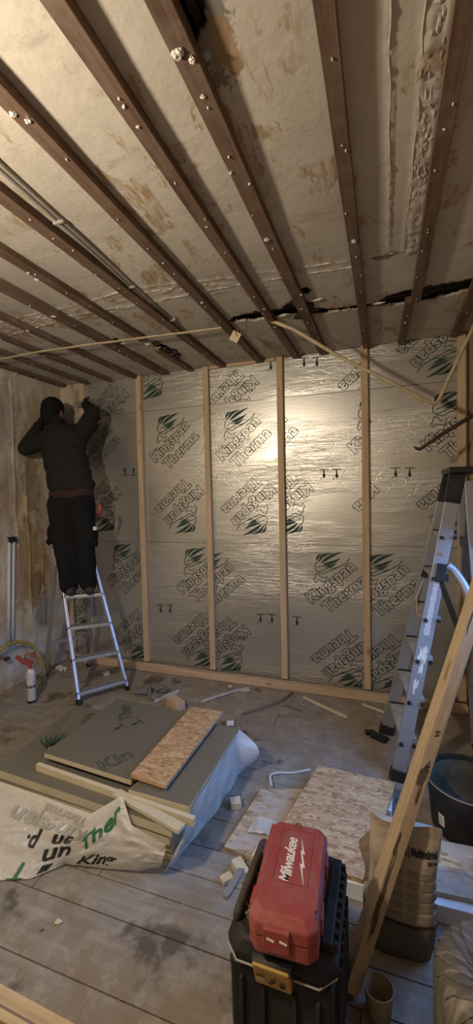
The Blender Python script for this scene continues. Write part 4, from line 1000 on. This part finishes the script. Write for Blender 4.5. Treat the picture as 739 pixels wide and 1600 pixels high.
def build_debris():
    box_piece('timber_block', 'cut timber block with pale end grain on the floor behind the pile', 'offcut', (.985, -.62, .032), (.15, .075, .062), 'new_timber', rz=-.55, bevel=.002)
    m = MB()
    for p, s in (((.62, -.50, .03), (.09, .05, .035)), ((.70, -.42, .028), (.08, .05, .03))): m.lump(p, s, 2, .7)
    for i, (p, s, l) in enumerate((((.62, -.52, .030), (.085, .05, .034), 'larger dark grey mortar rubble lump beside the far ladder foot'), ((.735, -.43, .028), (.075, .055, .032), 'grey mortar rubble lump touching the larger one, nearer the wall'), ((.765, -.56, .022), (.05, .03, .024), 'smallest grey rubble lump, beside the white stick'))):
        tag(obj('rubble_lump', MB().lump(p, s, 2, .45), 'rubble', loc=p), l, 'rubble', 'mortar rubble by the ladder')
    stick('painted_stick', 'short white painted slat lying by the timber block', 'offcut', [(.795, -.60, .012), (.90, -.40, .014)], .028, .020, 'white_conduit')
    stick('white_splinter', 'long blue-white splinter pointing at the foil wall', 'offcut', [(1.14, -.50, .008), (1.22, -.40, .012), (1.33, -.26, .010), (1.42, -.17, .008)], .018, .010, 'white_conduit')
    stick('curved_stick', 'thin curved brown stick on the floor by the foil wall', 'offcut', [(1.50, -.585, .008), (1.63, -.44, .009), (1.73, -.29, .009), (1.78, -.14, .009)], .014, .014, 'grey_wood')
    stick('pale_lath', 'straight pale lath on the floor below the fourth batten', 'offcut', [(1.875, -.205, .010), (2.05, -.31, .010), (2.225, -.41, .010)], .028, .010, 'pale_wood')
    stick('dark_splinter', 'dark splinter on the floor left of the pale lath', 'offcut', [(1.76, -.35, .005), (1.90, -.41, .005)], .022, .008, 'grey_wood')
    stick('pale_offcut', 'pale offcut with a cross piece at the sole plate by the large ladder', 'offcut', [(2.32, -.19, .012), (2.47, -.27, .014)], .02, .014, 'pale_wood')
    stick('white_strip', 'bent white plastic strip lying on the floor boards left of the square board', 'strip', [(2.07, -1.04, .006), (1.98, -1.10, .008), (1.90, -1.13, .010), (1.865, -1.17, .012), (1.90, -1.27, .026)], .012, .006, 'white_conduit')
    box_piece('foam_scrap', 'small white scrap on the floor near the middle of the room', 'scrap', (1.46, -.72, .010), (.05, .035, .018), 'styrofoam', rz=.4)
    box_piece('wood_cube', 'small square wooden offcut beside the right corner of the pile', 'offcut', (1.752, -1.435, .018), (.052, .05, .034), 'pale_wood', rz=.5)
    box_piece('wood_cube', 'small cream block against the left of the black toolbox', 'offcut', (1.965, -1.74, .040), (.045, .05, .055), 'foam', rz=-.15)
    box_piece('cream_wedge', 'cream foam wedge on the floor left of the toolbox', 'offcut', (1.90, -1.79, .022), (.085, .045, .034), 'foam', rz=-.75)
    stick('metal_profile', 'short bluish metal profile leaning on the left side of the toolbox', 'offcut', [(1.915, -1.83, .05), (1.93, -1.88, .10), (1.925, -2.03, .13)], .026, .014, 'dusty_aluminium')
    box_piece('wood_scrap', 'flat tan scrap just left of the cream wedge', 'offcut', (1.855, -1.835, .010), (.05, .035, .016), 'pale_wood', rz=.9)
    m = MB(); 
    def crumple(u, v): return V((1.87+.13*u, -1.60+.10*v, .022+.02*abs(noise.noise(V((u*4, v*4, 2))))+.012*math.sin(PI*u)))
    tag(obj('clear_film_scrap', m.grid(14, 10, crumple), 'plastic_film', loc=(1.93, -1.55, .02), smooth=True), 'crumpled clear film scrap on the thin dusty board', 'scrap')
    for (x, y), l in (((.86, -.70), 'white chip on the floor left of the strand board corner'), ((.955, -.74), 'pale chip beside the first, nearer the strand board')):
        tag(obj('plaster_chip', MB().lump((x, y, .012), (.035, .016, .010), 2, .6), 'plaster_lump', loc=(x, y, 0)), l, 'chip')
    for (x, y), s, l in (((1.317, -2.195), .012, 'small white chip on the bare floor below the film'), ((1.27, -2.235), .009, 'brown chip left of the white one below the film')):
        tag(obj('plaster_chip', MB().lump((x, y, .006), (s, s*.7, s*.6), 2, .6), 'plaster_lump' if s > .01 else 'brown_flake', loc=(x, y, 0)), l, 'chip')
    for y, s in ((-.13, .02), (-.20, .03)):
        pass
    tag(obj('pale_chip', MB().lump((1.27, -.20, .012), (.02, .012, .010), 2, .5), 'pale_wood', loc=(1.27, -.2, 0)), 'small pale chip by the sole plate under the third batten', 'chip')
    stick('pale_offcut', 'short pale stick by the sole plate below the third batten', 'offcut', [(1.37, -.24, .008), (1.44, -.21, .010)], .02, .014, 'pale_wood')
    # scattered crumbs: nobody could count them
    m = MB(); n = 0
    while n < 520:
        x, y = random.uniform(-.5, 3.0), random.uniform(-2.5, -.1)
        if noise.noise(V((x*1.5, y*1.5, 3))) < -.1 and random.random() < .8: continue
        if .45 < x < 1.80 and -2.2 < y < -1.0: continue
        if x > 1.78 and y < -1.0: continue
        if y > -.13 or (x < .55 and y > -.9) or (x > 2.4 and y > -1.05): continue
        s = random.uniform(.001, .0026)*(1.8 if random.random() < .06 else 1); m.lump((x, y, s*.4), s, 1, .5, .6); n += 1
    tag(obj('floor_crumbs', m, 'crumb'), 'pale plaster crumbs scattered over the floor boards', 'debris', kind='stuff')
    m = MB()
    for n in range(260): m.lump((random.uniform(.6, 2.3), random.uniform(-.95, -.13), .002), random.uniform(.002, .006), 1, .5, .5)
    tag(obj('brown_crumbs', m, 'rubble'), 'dark dirt crumbs scattered near the far wall', 'debris', kind='stuff')
    tag(obj('mat_scrap', MB().box((2.44, -.60, .012), (.10, .06, .022), rz=-.5).box((2.38, -.56, .012), (.06, .04, .02), rz=.3), 'black_plastic', loc=(2.42, -.58, 0), bevel=.004), 'dark scrap beside the far foot of the large ladder', 'scrap')
build_debris()
# ================================================================ TOOLBOX + RED CASE
def build_toolbox():
    t = thing('toolbox', 'black upright toolbox with a yellow latch, dusty top, at the bottom of the picture', 'toolbox', (2.21, -2.21, 0))
    x0, x1, y0, y1, zt = 2.068, 2.352, -2.375, -2.03, .40
    m = MB(); rs = []
    for z, e in ((.0, -.012), (.02, -.006), (.30, -.004), (.335, .0)):
        rs.append([V((x0-e, y0-e, z)), V((x1+e, y0-e, z)), V((x1+e, y1+e, z)), V((x0-e, y1+e, z))])
    obj('body', m.rings(rs), 'black_plastic', t, bevel=.014, seg=3)
    def oct(e, z, ch=.035): a, b, c, d = x0-e, x1+e, y0-e, y1+e; return [V((a+ch, c, z)), V((b-ch, c, z)), V((b, c+ch, z)), V((b, d-ch, z)), V((b-ch, d, z)), V((a+ch, d, z)), V((a, d-ch, z)), V((a, c+ch, z))]
    obj('lid', MB().rings([oct(.006, .337), oct(.008, .372), oct(-.006, .396), oct(-.016, .402)]), 'black_plastic', t, bevel=.004)
    obj('lid_tray', MB().rings([oct(-.030, .4025), oct(-.034, .407)]), 'dusty_black', t, bevel=.002)
    obj('worn_rim', MB().tube([V((x0-.008, y0+.06, .352)), V((x0-.006, y0+.025, .350)), V((x0+.03, y0-.011, .350)), V((x0+.09, y0-.011, .350))], .0028, 6), 'grey_print', t)
    obj('worn_rim', MB().tube([V((x1-.10, y0-.011, .350)), V((x1-.035, y0-.011, .350)), V((x1+.006, y0+.028, .351))], .0028, 6), 'grey_print', t)
    for sx in (x0+.04, x1-.04, x0+.10, x1-.10): obj('front_rib', B((sx, y0+.001, .16), (.012, .014, .28)), 'black_plastic', t, bevel=.003)
    # carry handle rails on the top left and the ribbed rail on the right
    obj('left_rail', MB().tube(spath([V((x0+.012, y0+.05, .402)), V((x0+.016, y0+.07, .425)), V((x0+.02, y1-.09, .428)), V((x0+.02, y1-.05, .42)), V((x0+.024, y1-.03, .402))]), .012, 8), 'dusty_black', t, smooth=True)
    obj('right_rail', B((x1-.022, (y0+y1)/2, .412), (.030, .27, .022)), 'black_plastic', t, bevel=.004)
    for k in range(9): obj('rail_rib', B((x1-.006, y0+.05+.030*k, .408), (.022, .014, .026), rz=.25), 'black_plastic', t, bevel=.003)
    for k in range(7): obj('side_rib', B((x1+.007, y0+.07+.035*k, .20), (.010, .012, .26)), 'black_plastic', t, bevel=.002)
    # latch
    cx = 2.200; l = obj('latch', MB().bar((cx-.048, y0-.020, .358), (cx+.048, y0-.020, .358), .022, .085, (0, -.35, 1)), 'yellow_plastic', t, bevel=.004)
    obj('latch_hinge', MB().tube([V((cx-.050, y0-.028, .392)), V((cx+.050, y0-.028, .392))], .012, 10), 'dusty_black', l, smooth=True)
    obj('latch_top_plate', B((cx, y0+.010, .410), (.088, .042, .012), rx=-.15), 'yellow_plastic', t, bevel=.002)
    def lp(x, z): return V((cx+x, y0-.0335-z*.37, .350+z))
    m = MB()
    for p in (((.000, .002), (.014, .014)),):
        pass
    m.add([lp(-.002, .0), lp(.004, -.004), lp(.016, .012), lp(.010, .018)], [(0, 1, 2, 3)]); m.add([lp(-.010, -.010), lp(.0, -.012), lp(.002, -.002), lp(-.006, .004)], [(0, 1, 2, 3)])
    m.add([lp(.028+.011*math.cos(k*PI/4)*(1 if k % 2 else .75), -.002+.012*math.sin(k*PI/4)*(1 if k % 2 else .75)) for k in range(8)], [tuple(range(8))])
    obj('latch_icons', m, 'black_print', l)
    obj('latch_sticker', MB().add([lp(-.042, -.008), lp(-.018, -.008), lp(-.018, .010), lp(-.042, .010)], [(0, 1, 2, 3)]), 'conduit', l)
    # dust and wood chips on the lid
    m = MB()
    for k in range(120): m.lump((random.uniform(x0+.02, x0+.075), random.uniform(y0+.06, y1-.02), .409), random.uniform(.002, .006), 1, .5, .5)
    obj('lid_dust', m, 'brown_flake', t)['kind'] = 'stuff'
def build_case():
    t = thing('tool_case', 'red plastic power tool case lying on the black toolbox', 'case', (2.22, -2.25, .43))
    X = Matrix.Translation((2.222, -2.252, .428)) @ Matrix.Rotation(.055, 4, 'Z')
    a, b = .088, .168; m = MB()
    def sec(ax, by, z, ch=.022): return [X @ V(p) for p in ((-ax+ch, -by, z), (ax-ch, -by, z), (ax, -by+ch, z), (ax, by-ch, z), (ax-ch, by, z), (-ax+ch, by, z), (-ax, by-ch, z), (-ax, -by+ch, z))]
    obj('lower_shell', MB().rings([sec(a-.012, b-.012, .0), sec(a, b, .010), sec(a, b, .052)]), 'red_plastic', t, bevel=.004)
    obj('upper_shell', MB().rings([sec(a+.002, b+.002, .0535), sec(a+.001, b, .085), sec(a-.014, b-.020, .104)]), 'red_plastic', t, bevel=.005)
    for s in (-1, 1):
        obj('side_rib', B((s*(a-.012), .01, .099), (.014, .25, .010), X=X), 'red_plastic', t, bevel=.003)
        for y in (-.085, .075): obj('side_latch', B((s*(a+.003), y, .055), (.010, .050, .045), X=X), 'red_plastic', t, bevel=.003)
    # raised panel frame on the lid
    for c, d in (((-.046, .035, .1045), (.004, .185, .004)), ((.050, .035, .1045), (.004, .185, .004)), ((.002, -.058, .1045), (.098, .004, .004)), ((.002, .128, .1045), (.098, .004, .004))): obj('lid_ridge', B(c, d, X=X), 'red_plastic', t, bevel=.001)
    obj('lid_bead', MB().lathe([(.012, 0), (.012, .003), (.009, .003), (.009, 0)], (0, 0, 0), 14, X=X @ Matrix.Translation((.0, .142, .1035))), 'red_plastic', t)
    fl = obj('front_latch', B((-.012, -b-.002, .055), (.068, .014, .060), X=X), 'red_plastic', t, bevel=.004)
    for x in (-.026, .006): obj('latch_mark', B((x, -b-.0095, .060), (.020, .003, .005), X=X, ry=.25), 'white_print', fl, bevel=.001)
    def fn(x, y): return X @ V((.0-y, x, .1047))
    obj('lettering', text_map('Milwaukee', .046, lambda x, y: X @ V((.004-y, -.062+x*.86, .1046)), .35, .0009, 'LEFT', space=.90), 'white_print', t)
    # lightning stroke under the lettering
    Z = [(.004, .093), (.011, .094), (.017, .045), (.025, .048), (.030, -.045), (.022, -.005), (.014, -.010), (.012, .040), (.007, .038)]
    Z = [(.006, .096), (.022, .044), (.0155, .046), (.0265, .004), (.020, .006), (.030, -.052), (.0125, .016), (.0185, .014), (.0095, .056), (.0145, .054)]
    m = MB(); m.add([X @ V((x*1.15+.008, y*1.12-.008, .1046)) for x, y in Z[:]], [(0, 1, 2, 8, 9), (2, 3, 4, 7, 8), (4, 5, 6, 7)]); obj('lightning_mark', m, 'white_print', t)
build_toolbox(); build_case()
# ================================================================ LEANING BEAM
def build_beam():
    p0, p1 = V((2.368, -2.065, .03)), V((3.01, -1.475, 1.79))
    d = (p1-p0).normalized(); t = thing('leaning_beam', 'rough pale timber beam leaning from the floor up to the right wall', 'timber', (2.35, -2.06, 0))
    up = V((-1, -.35, 0))
    obj('beam_shaft', MB().bar(p0-d*.02, p1, .062, .044, up), 'raw_beam', t, bevel=.003)
    # dark mould streaks and stamps on the broad face
    u = (up-up.dot(d)*d).normalized(); y = u.cross(d)
    side = y if y.y < 0 else -y
    for s, c, L, W in ((.27, .012, .13, .007), (.20, .004, .05, .006), (.44, .016, .05, .005), (.66, .004, .05, .009), (.60, -.004, .03, .006), (1.22, .018, .06, .004)):
        obj('dark_stain', blob(lambda a, b: p0+d*(s+a)+side*.0314+u*(c*.8-.002+b), L, W, amp=.6), 'stain', t)
    obj('knot', blob(lambda a, b: p0+d*(1.02+a)+u*.0223+side*(b+.01), .035, .012), 'brown_flake', t)
    vs, fs = text_geo('VI', .026, 0, 0, .001); m = MB(); m.add([p0+d*(.80+v.x)+side*.0314+u*(-.009+v.y*.8) for v in vs], fs); obj('stamp', m, 'black_print', t)
    vs, fs = text_geo('IR', .03, 0, 0, .001); m = MB(); m.add([p0+d*(.68+v.x)+side*.0314+u*(-.012+v.y*.8) for v in vs], fs); obj('stamp', m, 'black_print', t)
build_beam()
# ================================================================ MORTAR BAG
def build_bag():
    t = thing('mortar_bag', 'brown paper mortar bag with black lettering standing behind the leaning beam', 'bag', (2.52, -1.86, 0))
    def prm(z):  # half width, half depth, centre x, centre y
        a = pw(z, [(0, .108), (.05, .118), (.14, .120), (.20, .110), (.30, .108), (.38, .113), (.44, .116)])
        b = pw(z, [(0, .060), (.05, .070), (.14, .070), (.24, .062), (.34, .050), (.40, .030), (.44, .018)])
        cx = pw(z, [(0, 2.510), (.2, 2.522), (.44, 2.540)]); cy = pw(z, [(0, -1.862), (.2, -1.862), (.44, -1.87)])
        return a, b, cx, cy
    def surf(th, z):
        a, b, cx, cy = prm(z); c, s = math.cos(th), math.sin(th); e = .55
        k = 1+.05*noise.noise(V((c*2.3, s*2.3, z*7)))+.010*noise.noise(V((c*6, s*6, z*20)))
        return V((cx+a*k*math.copysign(abs(c)**e, c), cy+b*k*math.copysign(abs(s)**e, s), z))
    n = 56
    def shell(z0, z1, k): return MB().rings([[surf(2*PI*j/n, lerp(z0, z1, i/k)) for j in range(n)] for i in range(k+1)], True)
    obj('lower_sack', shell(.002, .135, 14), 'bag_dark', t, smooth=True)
    obj('upper_sack', shell(.136, .438, 34), 'paper_bag', t, smooth=True)
    # folded open top flap, uneven
    m = MB().grid(30, 6, lambda u, v: (lambda q: V((q.x, q.y, q.z+.03*v+.008*math.sin(u*11))))(surf(PI+PI*u, .425)))
    obj('top_flap', m, 'paper_bag', t, smooth=True)
    obj('side_gusset', MB().grid(8, 14, lambda u, v: V((lerp(2.395, 2.44, u)+.01*math.sin(v*5), -1.885+.015*u, lerp(.20, .40, v)-.05*(1-u)*v)), None), 'paper_bag', t, smooth=True)
    def front(x, z):
        a, b, cx, cy = prm(z); q = max(0, 1-min(1, abs((x-cx)/a))**(2/.55*.5*2/2)); c = max(-.97, min(.97, (x-cx)/a)); c = math.copysign(abs(c)**(1/.55), c); th = -math.acos(c); p = surf(th, z); return V((x, p.y-.004, z))
    fn = lambda x, y: front(2.652+x, .365+y+.02*x)
    obj('bag_print', text_map('rtel | Multimörtel', .034, lambda x, y: fn(x*.50-.014, y), 0, .0016, 'RIGHT', .008), 'black_print', t)
    obj('bag_print', text_map('25 kg', .014, lambda x, y: front(2.636+x, .345+y), 0, .0008, 'RIGHT', .006), 'black_print', t)
    m = MB()
    for r in range(5):
        for c in range(2): m.grid(10, 2, lambda u, v: front(2.435+.108*c+u*.092, .315-.036*r-v*.022)+V((0, .0015, 0)))
    obj('faded_panels', m, 'bag_shade', t)['kind'] = 'stuff'
    obj('red_seam', MB().tube([surf(PI+PI*u/20, .137+.006*math.sin(u))+V((0, -.002, 0)) for u in range(21)], .0025, 5), 'cloth_red', t)
build_bag()
# ================================================================ TUB, CUP, ROLL, TIMBER
def build_rest():
    c = (2.842, -1.225, 0)
    t = thing('mortar_tub', 'large black round mortar tub by the right wall with grey residue inside', 'tub', c)
    obj('tub_wall', MB().lathe([(.0, .0), (.150, .0), (.158, .006), (.178, .225), (.186, .232), (.186, .242), (.176, .242), (.171, .225), (.150, .016), (0, .014)], c, 56), 'black_plastic', t, smooth=.6)
    obj('pale_rim', MB().lathe([(.1862, .2335), (.1875, .237), (.1862, .2405)], c, 56), 'grey_print', t, smooth=True)
    obj('residue', MB().lathe([(.0, .030), (.100, .034), (.148, .040), (.1575, .13), (.1665, .215), (.1670, .222)], c, 48), 'slurry', t, smooth=True)
    def tl(x, y): a = -2.32+x/.17; r = .1795-.02*(1-(y+.10)/.22)*.5; return V((c[0]+(.1665+y*.085)*math.cos(a), c[1]+(.1665+y*.085)*math.sin(a), .075+y))
    obj('white_label', MB().grid(5, 4, lambda u, v: tl(-.035+u*.032, -.015+v*.055)), 'white_print', t)
    m = MB()
    for i in range(3): m.grid(3, 1, lambda u, v, i=i: tl(-.030+u*.018, -.006+i*.014+v*.006)+V((-.0008, -.0008, 0)))
    obj('label_lines', m, 'grey_print', t)
    # cup
    c = (2.453, -2.11, 0); X = Matrix.Translation((2.453, -2.11, .003)) @ Matrix.Rotation(-.06, 4, 'X')
    t = thing('beige_cup', 'beige round pot standing on the floor at the foot of the beam', 'pot', c)
    obj('cup_wall', MB().lathe([(.0, .0), (.032, .0), (.035, .004), (.044, .082), (.0415, .083), (.033, .010), (0, .008)], c, 32, X=X), 'cup', t, smooth=.6)
    # wrapped roll
    c = V((2.752, -2.255, 0)); R, r, h = .163, .050, .40
    t = thing('wrapped_roll', 'large upright roll wrapped in cloudy stretch film at the bottom right corner', 'roll', tuple(c))
    n = 72; rs = []; lcs = []
    prof = [(R-.015, .002), (R, .02), (R+.001, .14), (R-.001, .27), (R, h-.045), (R-.012, h-.012), (R-.035, h), (R-.065, h+.002), (r+.02, h-.006), (r+.003, h-.022), (r, h-.06), (r, .02)]
    for i, (q, z) in enumerate(prof):
        ring = []
        for k in range(n):
            a = 2*PI*k/n+ .5*i*.06; kk = 1+.012*noise.noise(V((math.cos(a)*9, math.sin(a)*9, i*.5))); ring.append(c+V((q*kk*math.cos(a), q*kk*math.sin(a), z))); lcs.append((math.sin(a*1.0)*.35+math.cos(a)*.2, i*.12, math.cos(a)*.3))
        rs.append(ring)
    obj('film_wrap', MB().rings(rs, False, True, lcs), 'wrap_film', t, smooth=True)
    obj('hole_shade', MB().lathe([(r-.004, .01), (r-.004, h-.04), (r-.008, h-.04), (r-.008, .01)], c, 32), 'void', t, smooth=True)  # near-black liner paints the shade inside the roll's hole
    for k in range(11):
        a0 = 2.1+k*.30; P = []
        for i in range(9):
            s = i/8; q = lerp(R-.002, r+.006, s); a = a0+.75*s; z = h-.010+.014*math.sin(PI*s) if s > .05 else h-.03
            P.append(c+V((q*math.cos(a), q*math.sin(a), z)))
        obj('film_crease', MB().tube(P, .0016, 5), 'wrap_film', t, smooth=True)
    t = tag(obj('stretch_film_tail', MB().tube(spath([V((2.535, -2.20, .008)), V((2.555, -2.245, .008)), V((2.60, -2.29, .008))]), [.002]+[.005]*7+[.002], 6) if False else MB().bar((2.505, -2.155, .006), (2.575, -2.215, .006), .012, .006), 'pale_wood', loc=(2.54, -2.18, 0)), 'pale splinter on the floor between the beige pot and the wrapped roll', 'offcut')
    # timber at the bottom left
    t = thing('timber_plank', 'pale planed timber plank at the bottom left corner of the picture', 'timber', (1.35, -2.5, 0))
    obj('plank', MB().bar((1.02, -2.468, .025), (1.95, -2.495, .025), .07, .05), 'raw_beam', t, bevel=.004)
    obj('plank_groove', MB().bar((1.02, -2.478, .0505), (1.95, -2.505, .0505), .006, .002), 'grey_wood', t)
    o = obj('timber_plank', MB().bar((1.0, -2.545, .025), (1.9, -2.575, .025), .06, .05), 'raw_beam', loc=(1.4, -2.56, 0), bevel=.004); tag(o, 'second pale plank beside the first, cut off by the bottom edge', 'timber')
build_rest()
